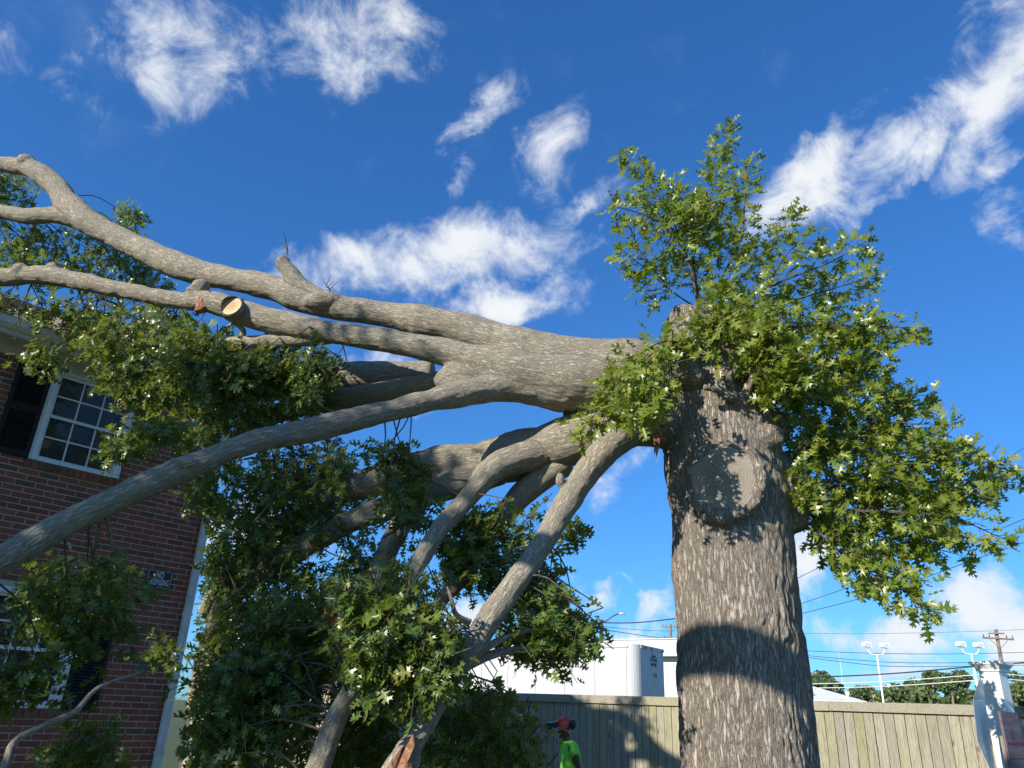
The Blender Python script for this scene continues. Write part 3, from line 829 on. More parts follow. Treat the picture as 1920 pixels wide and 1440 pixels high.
TX, TY = 1.86, 6.2
def build_standing():
    root = empty('standing_oak', (TX, TY, ground_z(TX, TY)), 'thick upright oak trunk snapped at the top, with leafy green sprouts', 'tree')
    zs = [-.3, 0.0, .35, .8, 1.3, 2.2, 3.03, 3.5, 3.97, 4.5, 4.8, 4.95]
    rs = [.78, .66, .56, .51, .492, .478, .480, .492, .492, .49, .44, .34]
    xs = [1.865, 1.865, 1.865, 1.862, 1.86, 1.866, 1.862, 1.845, 1.825, 1.81, 1.83, 1.85]
    A = spline([[x, TY, z, r] for x, z, r in zip(xs, zs, rs)], 7); P, R = A[:, :3], A[:, 3]
    V, Fc = tube_mesh(P, R, 40)
    th = np.arctan2(V[:, 1] - TY, V[:, 0] - TX)
    parts = [(V, Fc)]
    yf = TY - .49
    # burls and stubs on the head of the trunk
    def L(px, py, D, rpx, *s, seed=0):
        c = at(px, py, D); parts.append(lump(c, rpx * mpp(c), *s, seed=seed))
    L(1292, 605, 6.0, 44, 1.0, 1.0, .8, seed=1); L(1315, 632, 6.0, 58, 1, 1, .9, seed=2); L(1290, 655, 5.95, 50, seed=3)
    L(1278, 690, 5.82, 36, 1, .9, 1.0, seed=4); L(1300, 706, 5.78, 22, seed=5)
    L(1385, 640, 6.1, 75, 1, 1, 1, seed=6); L(1430, 690, 6.1, 50, 1, 1, 1.2, seed=7)
    L(1428, 822, 5.86, 40, 1, .9, .8, seed=8); L(1452, 800, 6.05, 34, seed=9); L(1400, 790, 5.83, 40, 1, .7, 1.0, seed=10)
    L(1360, 760, 5.8, 40, 1.1, .5, .8, seed=21); L(1380, 990, 5.93, 50, 1.4, .5, .8, seed=12)
    L(1476, 968, 6.15, 40, 1.0, 1, .9, seed=14); L(1462, 900, 6.1, 40, .8, .9, 1.6, seed=15)
    for rows in ([(1372, 800, 5.9, 34), (1368, 745, 5.72, 22), (1365, 700, 5.62, 18), (1366, 680, 5.6, 15)],
                 [(1395, 790, 5.85, 30), (1380, 748, 5.68, 20), (1362, 742, 5.62, 16), (1352, 715, 5.6, 12), (1350, 690, 5.6, 9)],
                 [(1400, 790, 5.85, 26), (1398, 745, 5.66, 18), (1408, 715, 5.6, 14), (1420, 690, 5.6, 10)],
                 [(1380, 745, 5.72, 16), (1350, 735, 5.6, 11), (1320, 725, 5.55, 8)],
                 [(1465, 970, 6.15, 56), (1486, 966, 6.12, 46), (1500, 955, 6.1, 36), (1512, 935, 6.08, 26)],
                 [(1340, 660, 6.1, 60), (1345, 600, 6.1, 44), (1320, 575, 6.1, 34)]):
        p, r = limb_line(rows, 5); parts.append(tube_mesh(p, r, 12))
    # callus ring of the old pruning wound
    sc_c = at(1358, 900, 5.695); side = unit(np.array([CAM[0] - sc_c[0] - .5, CAM[1] - sc_c[1], -.2])); ex = unit(np.cross(EZ, side) * 1.0); ex = -ex if ex[0] < 0 else ex; ey = unit(np.cross(side, ex)); ey = ey if ey[2] > 0 else -ey
    mp_ = mpp(sc_c); a_, b_ = 60 * mp_, 66 * mp_
    tt = np.linspace(0, 2 * math.pi, 41)
    ringP = np.array([sc_c - side * .035 + ex * a_ * 1.03 * math.cos(t) + ey * b_ * 1.03 * math.sin(t) for t in tt])
    rr = np.array([.040 + .014 * math.sin(3 * t + 1) + (.022 if math.sin(t) < -.2 else 0) for t in tt])
    parts.append(tube_mesh(ringP, rr, 10))
    disc = tube_mesh(np.array([sc_c - side * .22, sc_c - side * .03]), np.array([a_ * 1.02, a_ * .98]), 32); parts.append(disc)
    V, NN, Q = voxel_union(parts, .0135, 3)
    B, who = bark_coords(V, [(P, R)])
    # real furrows: long vertical ridges, fading near the top where the bark is smoother and lumpier
    z = V[:, 2]; ang = np.arctan2(V[:, 1] - TY, V[:, 0] - TX); rad = np.hypot(V[:, 0] - TX, V[:, 1] - TY)
    q = np.stack([V[:, 0] * 24, V[:, 1] * 24, V[:, 2] * 4.2], 1); q[:, :2] += (fbm(np.stack([V[:, 0] * 5, V[:, 1] * 5, V[:, 2] * 6], 1), 2)[:, None] - .5) * 3.0
    rid = np.abs(fbm(q, 2) - .5) * 2; low = np.clip((3.4 - z) / 1.2, .35, 1)
    sd_ = np.linalg.norm((V - sc_c) - ((V - sc_c) @ side)[:, None] * side, axis=1); onface = np.clip((sd_ - a_ * .95) / .05, 0, 1); onface = np.where(V[:, 1] < TY - .3, onface, 1)
    disp = (np.clip(rid * 1.6, 0, .8) - .4) * .026 * low + (fbm(V * 9, 3) - .5) * .030 * (1.25 - low) + (fbm(V * 2.2 + 4, 2) - .5) * .05
    wr = np.exp(-((sd_ - a_ * 1.15) / .10) ** 2) * (V[:, 1] < TY - .2)     # wrinkled bark round the wound
    disp = disp + wr * (fbm(np.stack([V[:, 0] * 12, V[:, 1] * 12, V[:, 2] * 26], 1), 3) - .5) * .06
    V = V + NN * (disp * onface)[:, None]
    me = mesh('trunk', V, Q, M['trunk_bark'], True); set_bark(me, B)
    obj('trunk', me, root, world=True)
    # the weathered cut face itself
    n = 48; Pv = [(0, 0, .004)]
    for rr_ in (.25, .5, .75, 1.0):
        for i in range(n):
            t = 2 * math.pi * i / n; k = rr_ * (1 + (.03 * math.sin(5 * t) if rr_ == 1 else 0)); Pv.append((a_ * k * math.cos(t), b_ * k * math.sin(t), .004 - .012 * rr_ ** 2))
    Fs = [(0, 1 + i, 1 + (i + 1) % n) for i in range(n)]
    for r_ in range(3): Fs += [(1 + r_ * n + i, 1 + (r_ + 1) * n + i, 1 + (r_ + 1) * n + (i + 1) % n, 1 + r_ * n + (i + 1) % n) for i in range(n)]
    if np.dot(np.cross(ex, ey), side) < 0: Fs = [f[::-1] for f in Fs]
    o = obj('cut_face', mesh('cut_face', Pv, Fs, M['scar'], True), root); mw = Matrix.Identity(4)
    c = sc_c - np.array(root.location) + side * .012
    for i in range(3): mw[i][0], mw[i][1], mw[i][2], mw[i][3] = ex[i], ey[i], np.cross(ex, ey)[i], c[i]
    o.matrix_basis = mw; o['label'] = 'round grey pruning scar on the trunk'
    # splintered break
    for k, (px, py, D, lx, ly, h) in enumerate([(1240, 745, 5.95, 12, 60, .10), (1243, 810, 5.9, 10, 40, .08), (1238, 700, 6.0, 14, 40, .12)]):
        sp = MB(); c = at(px, py, D); s = mpp(c)
        for i in range(7):
            w_ = RNG.uniform(.3, .8) * lx * s; hh = RNG.uniform(.4, 1) * ly * s; o_ = c + np.array([RNG.uniform(-1, .6) * lx * s, RNG.uniform(-.08, .08), RNG.uniform(-.5, .5) * ly * s]); tip = o_ + np.array([RNG.uniform(-.06, 0), RNG.uniform(-.03, .03), hh * RNG.choice([-1, 1])])
            sp.add([o_ + np.array([-w_, 0, 0]), o_ + np.array([w_, -.02, 0]), o_ + np.array([0, .04, 0]), tip], [(0, 1, 3), (1, 2, 3), (2, 0, 3), (0, 2, 1)])
        sp.build('splintered_wood', M['split'], root, world=True)
    # sprouts
    lv, tw = Leaves(), MB()
    small = dict(size=(.088, .15), leaves=(9, 16))
    def S(rows, **kw): shoot(lv, tw, [at(x, y, D) for x, y, D in rows], **kw)
    H = 6.05
    A_ = dict(dens=66, rad=.135)
    S([(1312, 585, H), (1288, 480, 6.0), (1245, 385, 5.9), (1175, 290, 5.8)], r0=.014, **A_)
    S([(1262, 430, 5.95), (1205, 402, 5.85), (1150, 386, 5.75)], **A_)
    S([(1275, 460, 5.95), (1235, 400, 6.1), (1215, 340, 6.2)], **A_)
    S([(1315, 585, H), (1300, 470, 6.1), (1332, 370, 6.15), (1345, 310, 6.15), (1366, 245, 6.15)], r0=.014, start=.35, **A_)
    S([(1305, 470, 6.1), (1270, 400, 6.2), (1262, 345, 6.25)], **A_)
    S([(1318, 585, H), (1258, 545, 5.9), (1206, 500, 5.8), (1168, 470, 5.75)], start=.3, **A_)
    S([(1250, 535, 5.9), (1222, 545, 5.8), (1196, 535, 5.75)], **A_)
    S([(1245, 530, 5.9), (1200, 470, 5.7), (1180, 420, 5.7)], **A_)
    S([(1330, 565, H), (1388, 450, 6.0), (1396, 380, 6.0), (1402, 305, 6.0)], r0=.014, start=.3, **A_)
    S([(1335, 480, 6.0), (1310, 420, 5.8), (1290, 380, 5.7)], **A_)
    S([(1345, 500, 6.0), (1350, 430, 6.3), (1330, 390, 6.4)], **A_)
    S([(1340, 575, H), (1425, 480, 6.1), (1488, 402, 6.1)], start=.25, **A_)
    S([(1350, 585, H), (1460, 530, 6.0), (1560, 490, 5.9), (1626, 452, 5.85)], start=.2, r0=.015, **A_)
    S([(1440, 535, 6.0), (1480, 470, 5.8), (1530, 450, 5.7)], **A_)
    S([(1370, 605, H), (1500, 560, 6.2), (1600, 530, 6.3), (1645, 515, 6.35)], start=.2, **A_)
    S([(1380, 625, H), (1520, 610, 5.9), (1640, 612, 5.8), (1726, 615, 5.75)], start=.2, r0=.015, **A_)
    S([(1400, 655, H), (1530, 680, 6.2), (1620, 655, 6.3), (1690, 625, 6.3)], start=.2, **A_)
    S([(1420, 700, H), (1560, 715, 6.3), (1650, 735, 6.5), (1742, 742, 6.5)], start=.2, **A_)
    S([(1440, 730, H), (1550, 760, 6.0), (1620, 700, 5.9), (1600, 660, 5.9)], start=.2, **A_)
    S([(1440, 730, H), (1540, 800, 6.3), (1640, 790, 6.4), (1700, 770, 6.4)], start=.2, **A_)
    K = 6.08
    S([(1505, 950, K), (1560, 850, 6.1), (1650, 800, 6.2), (1752, 795, 6.2)], start=.3, r0=.016, **A_)
    S([(1505, 955, K), (1600, 880, 6.0), (1720, 868, 5.9), (1832, 852, 5.8)], start=.3, r0=.016, **A_)
    S([(1505, 955, K), (1640, 920, 6.2), (1780, 900, 6.2), (1912, 905, 6.2)], start=.25, r0=.018, **A_)
    S([(1505, 958, K), (1640, 958, 5.9), (1780, 970, 5.8), (1886, 1012, 5.7)], start=.25, r0=.018, **A_)
    S([(1505, 960, K), (1600, 995, 6.2), (1720, 1020, 6.3), (1815, 1045, 6.3)], start=.25, **A_)
    S([(1500, 962, K), (1570, 1030, 5.9), (1640, 1080, 5.8), (1690, 1105, 5.75), (1742, 1152, 5.7)], start=.3, **A_)
    S([(1500, 962, K), (1555, 1020, 6.3), (1615, 1095, 6.4)], start=.25, **A_)
    S([(1700, 880, 5.95), (1760, 830, 5.9), (1790, 800, 5.9)], **A_)
    S([(1780, 905, 6.2), (1830, 880, 6.1), (1880, 870, 6.1)], **A_)
    # cascade to the near side of the break
    S([(1302, 650, 5.75), (1222, 665, 5.6), (1168, 705, 5.5), (1125, 765, 5.45), (1085, 812, 5.4)], start=.15, **A_)
    S([(1295, 695, 5.65), (1232, 722, 5.5), (1160, 742, 5.45), (1128, 795, 5.4)], start=.15, **A_)
    S([(1302, 650, 5.75), (1245, 640, 5.6), (1192, 668, 5.5), (1150, 690, 5.5)], start=.1, **A_)
    S([(1225, 680, 5.55), (1180, 720, 5.4), (1150, 770, 5.35)], **A_)
    S([(1260, 690, 5.6), (1215, 740, 5.45), (1190, 765, 5.4)], **A_)
    clumps(lv, tw, [(1150, 690), (1245, 655), (1262, 725), (1235, 775), (1180, 785)], 4.95, 5.35, 16, np.array([at(1260, 690, 5.6), at(1225, 690, 5.5)]), .3, reach=.9, **small)
    head = [(1262, 628), (1330, 570), (1480, 590), (1500, 730), (1430, 725), (1340, 650), (1250, 655)]
    tp = np.array([at(x, y, 5.9) for x, y in ((1300, 640), (1350, 660), (1400, 690), (1440, 730), (1460, 760))])
    clumps(lv, tw, head, 5.35, 5.75, 42, tp, .15, reach=.9, **small)
    clumps(lv, tw, [(1300, 585), (1340, 560), (1430, 565), (1440, 610), (1310, 612)], 5.55, 6.1, 26, tp, -.1, reach=.7, **small)
    clumps(lv, tw, [(1370, 640), (1500, 640), (1520, 800), (1465, 800), (1400, 740)], 5.5, 6.0, 34, tp, .2, reach=.9, **small)
    tq = np.array([at(x, y, 6.1) for x, y in ((1500, 955), (1560, 880), (1600, 900), (1640, 920), (1640, 800), (1560, 760), (1550, 620), (1450, 560), (1640, 960))])
    clumps(lv, tw, [(1440, 540), (1560, 520), (1680, 620), (1640, 700), (1720, 760), (1640, 850), (1500, 860), (1470, 760)], 5.8, 6.6, 88, tq, .1, reach=1.2, **small)
    clumps(lv, tw, [(1480, 820), (1700, 800), (1830, 870), (1850, 930), (1780, 1010), (1640, 1040), (1540, 1010), (1480, 930)], 5.7, 6.6, 120, tq, .25, reach=1.3, **small)
    clumps(lv, tw, [(1230, 370), (1330, 360), (1400, 430), (1420, 560), (1330, 550), (1230, 470)], 5.8, 6.3, 26, None, 0, **small)
    clumps(lv, tw, [(1560, 1000), (1680, 1020), (1740, 1130), (1640, 1110)], 5.7, 6.2, 14, tq, .6, **small)
    o = tw.build('twigs', M['twig_bark'], root, world=True); o['kind'] = 'stuff'
    place_leaves(lv, root, M['leaf_fresh'], 240)
    return len(lv.B)
n_a = build_standing()

# ------------------------------------------------------------------ fallen crown
LIMBS = {
 'U1': [(1290, 728, 6.2, 150), (1190, 706, 6.14, 142), (1070, 684, 6.12, 108), (970, 655, 6.15, 90), (880, 622, 6.2, 68), (800, 604, 6.25, 58), (733, 591, 6.35, 49), (660, 580, 6.42, 48), (600, 570, 6.5, 51), (560, 557, 6.55, 54), (500, 536, 6.65, 47), (433, 524, 6.8, 45), (333, 498, 7.0, 48), (233, 452, 7.2, 45), (167, 417, 7.3, 48), (132, 388, 7.4, 48), (105, 350, 7.45, 40), (62, 318, 7.5, 38), (20, 310, 7.6, 31), (-40, 300, 7.7, 26), (-200, 270, 8.0, 22)],
 'U1b': [(165, 412, 7.32, 44), (100, 403, 7.4, 34), (50, 405, 7.5, 30), (0, 396, 7.6, 28), (-80, 380, 7.8, 24), (-200, 370, 8, 18)],
 'stump': [(600, 566, 6.5, 44), (562, 538, 6.5, 35), (542, 508, 6.48, 30), (525, 487, 6.46, 29)],
 'U2': [(1180, 722, 6.1, 120), (1080, 716, 6.06, 112), (980, 702, 6.02, 92), (900, 678, 6.02, 66), (840, 662, 6.05, 52), (733, 640, 6.15, 46), (600, 619, 6.3, 46), (500, 600, 6.4, 47), (435, 578, 6.46, 46), (400, 568, 6.5, 44), (370, 564, 6.55, 38), (333, 563, 6.6, 34), (233, 545, 6.75, 31), (133, 524, 6.9, 34), (67, 515, 7.0, 36), (0, 520, 7.1, 30), (-150, 510, 7.4, 26)],
 'W': [(1060, 735, 6.06, 80), (960, 724, 6.0, 62), (870, 737, 5.85, 50), (800, 753, 5.7, 44), (733, 769, 5.55, 42), (600, 802, 5.3, 49), (467, 832, 5.1, 46), (375, 868, 5.0, 47), (330, 886, 4.95, 49), (250, 920, 4.85, 48), (150, 968, 4.75, 50), (50, 1022, 4.65, 54), (0, 1052, 4.6, 58), (-150, 1130, 4.5, 58), (-400, 1250, 4.3, 48)],
 'L': [(1300, 788, 6.2, 105), (1200, 792, 6.15, 98), (1120, 812, 6.2, 94), (1050, 832, 6.3, 94), (980, 852, 6.4, 92), (910, 866, 6.45, 80), (830, 868, 6.5, 70), (760, 886, 6.55, 60), (690, 905, 6.6, 52), (600, 935, 6.75, 44), (520, 990, 6.9, 38), (440, 1060, 7.2, 32), (380, 1150, 7.4, 26)],
 'L2': [(940, 880, 6.4, 60), (860, 905, 6.4, 55), (800, 925, 6.4, 52), (720, 955, 6.45, 46), (647, 983, 6.5, 44), (560, 1030, 6.6, 42), (480, 1075, 6.8, 43), (425, 1130, 7.0, 44), (385, 1230, 7.2, 34), (360, 1330, 7.3, 26)],
 'L4': [(1010, 850, 6.3, 64), (930, 876, 6.1, 52), (867, 945, 5.9, 41), (823, 995, 5.75, 38), (785, 1055, 5.6, 35), (725, 1165, 5.4, 35), (673, 1267, 5.3, 38), (630, 1350, 5.25, 41), (597, 1440, 5.2, 44), (540, 1580, 5.1, 46), (470, 1790, 5.0, 44)],
 'L6': [(1195, 795, 6.1, 70), (1140, 838, 5.98, 56), (1097, 890, 5.85, 48), (1055, 955, 5.7, 44), (1010, 1030, 5.55, 42), (962, 1098, 5.4, 45), (915, 1165, 5.3, 45), (880, 1222, 5.25, 41), (840, 1285, 5.2, 37), (800, 1355, 5.1, 37), (765, 1410, 5.05, 46), (740, 1455, 5.0, 56), (700, 1560, 4.9, 60), (640, 1760, 4.85, 55)],
}
BRANCHES = {
 'L3': [(800, 918, 6.42, 44), (750, 985, 6.4, 42), (715, 1060, 6.4, 38), (690, 1130, 6.4, 32), (660, 1230, 6.5, 24)],
 'L5': [(1060, 865, 6.35, 54), (983, 922, 6.35, 46), (920, 1000, 6.35, 36), (863, 1087, 6.15, 30), (828, 1125, 6.25, 26), (780, 1200, 6.4, 20)],
 'V': [(812, 702, 7.2, 52), (740, 705, 7.25, 56), (607, 711, 7.35, 60), (480, 727, 7.5, 50), (350, 745, 7.7, 40), (230, 760, 7.9, 30)],
 'V2': [(830, 712, 6.4, 36), (720, 736, 6.9, 40), (640, 748, 7.1, 44), (560, 762, 7.3, 40), (450, 800, 7.6, 30)],
 'U3': [(620, 632, 6.34, 28), (540, 639, 6.42, 27), (440, 644, 6.55, 26), (395, 641, 6.65, 20)],
 'R1': [(330, 705, 7.5, 36), (220, 650, 7.7, 36), (120, 615, 7.9, 34), (0, 606, 8.0, 34), (-120, 600, 8.2, 30)],
 'X1': [(-40, 1560, 4.5, 15), (8, 1440, 4.7, 14), (28, 1390, 4.8, 13), (83, 1360, 4.9, 12), (139, 1335, 5.0, 11), (172, 1300, 5.05, 9), (200, 1282, 5.1, 7), (272, 1258, 5.2, 4)],
 'X2': [(880, 1168, 5.3, 15), (855, 1152, 5.25, 10), (846, 1122, 5.2, 7), (838, 1100, 5.2, 4)],
 'X3': [(870, 1235, 5.25, 22), (920, 1210, 5.3, 14), (960, 1190, 5.4, 10), (1010, 1180, 5.5, 6)],
 'X4': [(860, 1255, 5.25, 22), (930, 1225, 5.4, 16), (1000, 1215, 5.5, 10), (1060, 1200, 5.6, 6)],
 'X5': [(450, 642, 6.55, 14), (456, 620, 6.5, 10), (440, 608, 6.5, 7), (425, 612, 6.5, 4)],
 'X6': [(190, 962, 4.8, 11), (185, 990, 4.95, 8), (178, 1025, 5.1, 6), (170, 1060, 5.3, 4)],
 'X7': [(195, 955, 4.8, 11), (205, 990, 4.95, 8), (212, 1030, 5.1, 7), (225, 1085, 5.3, 4)],
}
def build_fallen():
    p0 = at(1240, 760, 6.1)
    root = empty('fallen_oak', (p0[0] - 1.2, p0[1] - .5, ground_z(0, 5)), 'snapped-off oak crown lying from the trunk across to the brick house', 'tree')
    lines = {k: limb_line(v, 7) for k, v in LIMBS.items()}
    rs = np.random.default_rng(3)
    parts = []
    for k, (P, R) in lines.items():
        R = R * (1 + .05 * np.interp(np.arange(len(R)), np.arange(0, len(R) + 4, 4), rs.normal(size=len(np.arange(0, len(R) + 4, 4)))))
        lines[k] = (P, R); parts.append(tube_mesh(P, R, 18))
    def L(px, py, D, rpx, *s, seed=0):
        c = at(px, py, D); parts.append(lump(c, rpx * mpp(c), *s, seed=seed))
    L(50, 306, 7.48, 17, seed=1); L(376, 540, 6.5, 18, seed=2); L(360, 545, 6.5, 12, seed=3); L(38, 508, 7.0, 16, seed=4); L(100, 505, 6.95, 14, seed=22)
    L(345, 870, 4.93, 22, 1.4, 1, .7, seed=5); L(1050, 900, 5.72, 11, .8, .8, 1.4, seed=6); L(610, 566, 6.42, 28, 1.4, 1, .7, seed=8)
    L(1090, 772, 6.25, 34, 1.0, 1, .9, seed=9); L(865, 715, 6.05, 36, 1.4, .8, 1, seed=10); L(945, 866, 6.3, 38, 1.2, .8, .9, seed=11); L(985, 640, 6.0, 20, 1.6, .8, .6, seed=12)
    L(760, 1430, 5.02, 28, 1.0, 1, 1.6, seed=13); L(1155, 812, 6.12, 38, 1, .9, 1, seed=14)
    V, NN, Q = voxel_union(parts, .0145, 5)
    keys = list(lines); B, who = bark_coords(V, [lines[k] for k in keys])
    q = B * np.array([30, 30, 6.0])
    disp = (np.clip(np.abs(fbm(q, 2) - .5) * 3.2, 0, .8) - .4) * .007 + (fbm(V * 5, 3) - .5) * .030
    V = V + NN * disp[:, None]
    full = mesh('full', V, Q, None, True); nrm = np.empty(len(V) * 3, np.float32); full.vertices.foreach_get('normal', nrm); nrm = nrm.reshape(-1, 3).copy(); bpy.data.meshes.remove(full)
    grp = {'U1': 0, 'U1b': 0, 'stump': 1, 'U2': 2, 'W': 3, 'L': 4, 'L2': 5, 'L4': 6, 'L6': 7}
    fg = np.array([grp[keys[k]] for k in who])
    # the thick shared butt of the fallen stem is the trunk, the forks beyond it are limbs
    butt = V[:, 0] > at(880, 700, 6.1)[0]
    butt &= np.isin(fg, [0, 2, 3]) | ((fg == 4) & (V[:, 0] > at(1050, 800, 6)[0]))
    fg[butt] = 9
    Qa = Q; faces = {}
    for f in Qa:
        faces.setdefault(int(fg[f[0]]), []).append(f)
    for g, fl in sorted(faces.items()):
        idx = sorted({i for f in fl for i in f}); rm = {v: i for i, v in enumerate(idx)}
        nm = {9: 'trunk', 1: 'stub'}.get(g, 'limb')
        me = mesh(nm, V[idx], [tuple(rm[i] for i in f) for f in fl], M['limb_bark'], True); set_bark(me, B[idx])
        me.normals_split_custom_set_from_vertices([tuple(n) for n in nrm[idx]])
        obj(nm, me, root, world=True)
    tips = [lines[k] for k in keys]
    for k, rows in BRANCHES.items():
        P, R = limb_line(rows, 8)
        Vb, Fb = tube_mesh(P, R, 14); s, T, E, G = seg_frames(P)
        Bb, _ = bark_coords(Vb, [(P, R)]); Bb = Bb + len(k) * 9.1
        c = np.repeat(P, 14, axis=0); c = np.concatenate([c, P[:1], P[-1:]]); nn = Vb - c; ln = np.linalg.norm(nn, axis=1)[:, None] + 1e-9
        Vb = Vb + nn * ((fbm(Vb * 7 + 3, 3) - .5) * .25)[:, None]
        me = mesh('branch', Vb, Fb, M['limb_bark'], True); set_bark(me, Bb); obj('branch', me, root, world=True); tips.append((P, R))
    # saw cut on the second limb, broken stub and torn wood
    c = at(434, 574, 6.26); side = unit(unit(CAM - c) * .62 + np.array(TO_SUN) * .8); ex = unit(np.cross(EZ, side)); ey = np.cross(side, ex); s = mpp(c)
    n = 32; Pv = [(0, 0, .001)] + [(r_ * 20.5 * s * math.cos(t), r_ * 18 * s * math.sin(t), 0) for r_ in (.5, 1) for t in np.linspace(0, 2 * math.pi, n, endpoint=False)]
    Fs = [(0, 1 + i, 1 + (i + 1) % n) for i in range(n)] + [(1 + i, 1 + n + i, 1 + n + (i + 1) % n, 1 + (i + 1) % n) for i in range(n)]
    o = obj('cut_face', mesh('cut_face', Pv, Fs, M['cut']), root); o['label'] = 'pale fresh saw cut on a limb'
    mw = Matrix.Identity(4); cc = c - np.array(root.location)
    for i in range(3): mw[i][0], mw[i][1], mw[i][2], mw[i][3] = ex[i], ey[i], side[i], cc[i]
    o.matrix_basis = mw
    b0 = at(440, 580, 6.45); col_ = tube_mesh(np.array([b0, (b0 + c) / 2, c - side * .012, c - side * .001]), np.array([26, 23, 21.5, 20.8]) * s, 24)
    me = mesh('branch_collar', col_[0], col_[1], M['limb_bark'], True); set_bark(me, col_[0]); obj('branch_collar', me, root, world=True)
    def jag(name, pts, mt, D, depth=.05):
        """ragged torn slab from an outline"""
        P = np.array([at(x, y, D) for x, y in pts]); c = P.mean(0); n_ = len(P); back = np.array([0, depth, 0])
        Vj = [c + np.array([0, -.02, 0])] + [p + np.array([0, RNG.uniform(-.02, .01), 0]) for p in P] + [p + back for p in P] + [c + back]
        Fj = [(0, 1 + i, 1 + (i + 1) % n_) for i in range(n_)] + [(1 + i, 1 + n_ + i, 1 + n_ + (i + 1) % n_, 1 + (i + 1) % n_) for i in range(n_)]
        return obj(name, mesh(name, Vj, Fj, mt), root, world=True)
    jag('torn_wood', [(364, 582), (368, 566), (374, 552), (384, 549), (396, 546), (386, 556), (381, 566), (385, 574), (376, 580)], M['split'], 6.42, .08)
    jag('torn_wood', [(742, 1450), (752, 1420), (764, 1395), (775, 1375), (778, 1398), (770, 1425), (775, 1455), (770, 1480), (745, 1490)], M['split'], 4.86, .12)
    jag('torn_wood', [(722, 1450), (735, 1425), (755, 1400), (748, 1430), (745, 1460), (735, 1490), (715, 1480)], M['split'], 4.88, .1)
    jag('torn_wood', [(1150, 655), (1163, 633), (1168, 645), (1180, 650), (1196, 662), (1210, 668), (1195, 690), (1165, 690)], M['split'], 5.9, .18)
    # foliage
    lv, tw = Leaves(), MB()
    LP = np.concatenate([P for P, R in tips[:len(keys) + 6]])
    sm = dict(size=(.078, .13))
    C_ = lambda poly, a, b, n, hang=.45, **kw: clumps(lv, tw, poly, a, b, n, LP, hang, **{**sm, **kw})
    C_([(-30, 330), (40, 325), (66, 370), (50, 395), (-30, 390)], 7.8, 8.8, 26)
    C_([(-30, 410), (60, 425), (150, 440), (240, 480), (310, 520), (325, 560), (200, 560), (100, 530), (-30, 520)], 7.7, 8.9, 135)
    C_([(215, 440), (228, 380), (252, 378), (258, 440), (290, 490)], 7.9, 8.4, 18, -.1)
    C_([(-30, 545), (120, 560), (330, 590), (360, 640), (200, 650), (100, 610), (-30, 600)], 7.4, 8.2, 70)
    C_([(150, 590), (330, 590), (420, 650), (620, 650), (640, 720), (600, 780), (480, 830), (330, 840), (250, 790), (230, 700), (160, 660)], 6.5, 7.6, 290)
    C_([(320, 590), (420, 640), (560, 660), (640, 660), (600, 740), (450, 760), (330, 740)], 6.2, 6.7, 120)
    C_([(205, 835), (245, 800), (330, 790), (350, 820), (280, 850), (215, 862)], 5.9, 6.3, 24, .1)
    C_([(400, 640), (560, 655), (560, 670), (420, 690)], 6.3, 6.6, 20)
    C_([(335, 930), (400, 870), (480, 850), (640, 825), (650, 900), (620, 1000), (520, 1060), (420, 1040), (405, 960)], 6.3, 7.6, 190)
    C_([(680, 850), (720, 828), (760, 850), (790, 880), (770, 900), (770, 950), (720, 930)], 5.9, 6.1, 24, .3)
    C_([(720, 900), (790, 910), (790, 980), (740, 1000)], 5.8, 6.0, 12, .6)
    C_([(540, 880), (640, 880), (700, 950), (760, 1030), (800, 1120), (700, 1150), (560, 1100), (520, 980)], 6.3, 7.4, 90)
    C_([(380, 1040), (560, 1060), (820, 1110), (850, 1260), (760, 1330), (640, 1440), (380, 1440), (370, 1300), (420, 1180)], 6.2, 7.8, 400)
    C_([(385, 1020), (430, 1000), (450, 1060), (400, 1090)], 6.2, 6.5, 12)
    C_([(640, 1090), (780, 1080), (830, 1130), (860, 1250), (820, 1300), (740, 1320), (660, 1260), (630, 1160)], 4.75, 5.15, 110, .6)
    C_([(480, 1120), (620, 1110), (650, 1230), (620, 1320), (480, 1360), (400, 1300)], 5.6, 6.2, 115, .6, reach=.7)
    C_([(370, 1240), (520, 1200), (560, 1330), (500, 1440), (360, 1450), (365, 1330)], 5.3, 5.9, 100, .6, reach=.7)
    C_([(900, 960), (1000, 960), (1050, 1060), (1060, 1120), (1000, 1200), (930, 1110), (840, 1060), (850, 990)], 5.7, 6.5, 60)
    C_([(800, 990), (900, 960), (960, 1010), (940, 1090), (840, 1090)], 5.8, 6.4, 45)
    C_([(1040, 990), (1090, 990), (1090, 1010), (1050, 1010)], 5.9, 6.1, 5)
    C_([(1000, 1100), (1040, 1080), (1045, 1150), (1115, 1155), (1110, 1210), (1060, 1225), (1030, 1240), (960, 1215), (940, 1190)], 5.4, 6.2, 75, .2)
    C_([(790, 1310), (860, 1300), (945, 1310), (985, 1370), (1005, 1400), (1005, 1470), (800, 1470)], 5.6, 7.2, 150, .5)
    C_([(640, 1320), (740, 1330), (730, 1450), (640, 1450)], 6.4, 7.6, 36)
    C_([(40, 1070), (110, 1050), (180, 1060), (250, 1085), (258, 1150), (225, 1205), (150, 1225), (100, 1170), (40, 1150)], 5.1, 5.7, 62, .6, reach=.8)
    C_([(-20, 1250), (60, 1225), (110, 1260), (90, 1310), (20, 1325), (-20, 1320)], 4.9, 5.3, 18, .3)
    C_([(100, 1375), (190, 1350), (225, 1400), (210, 1470), (80, 1470)], 5.2, 5.8, 26, .3)
    C_([(180, 690), (240, 690), (250, 760), (180, 730)], 6.9, 7.3, 14); C_([(50, 640), (110, 650), (110, 700), (50, 690)], 7.3, 7.6, 9)
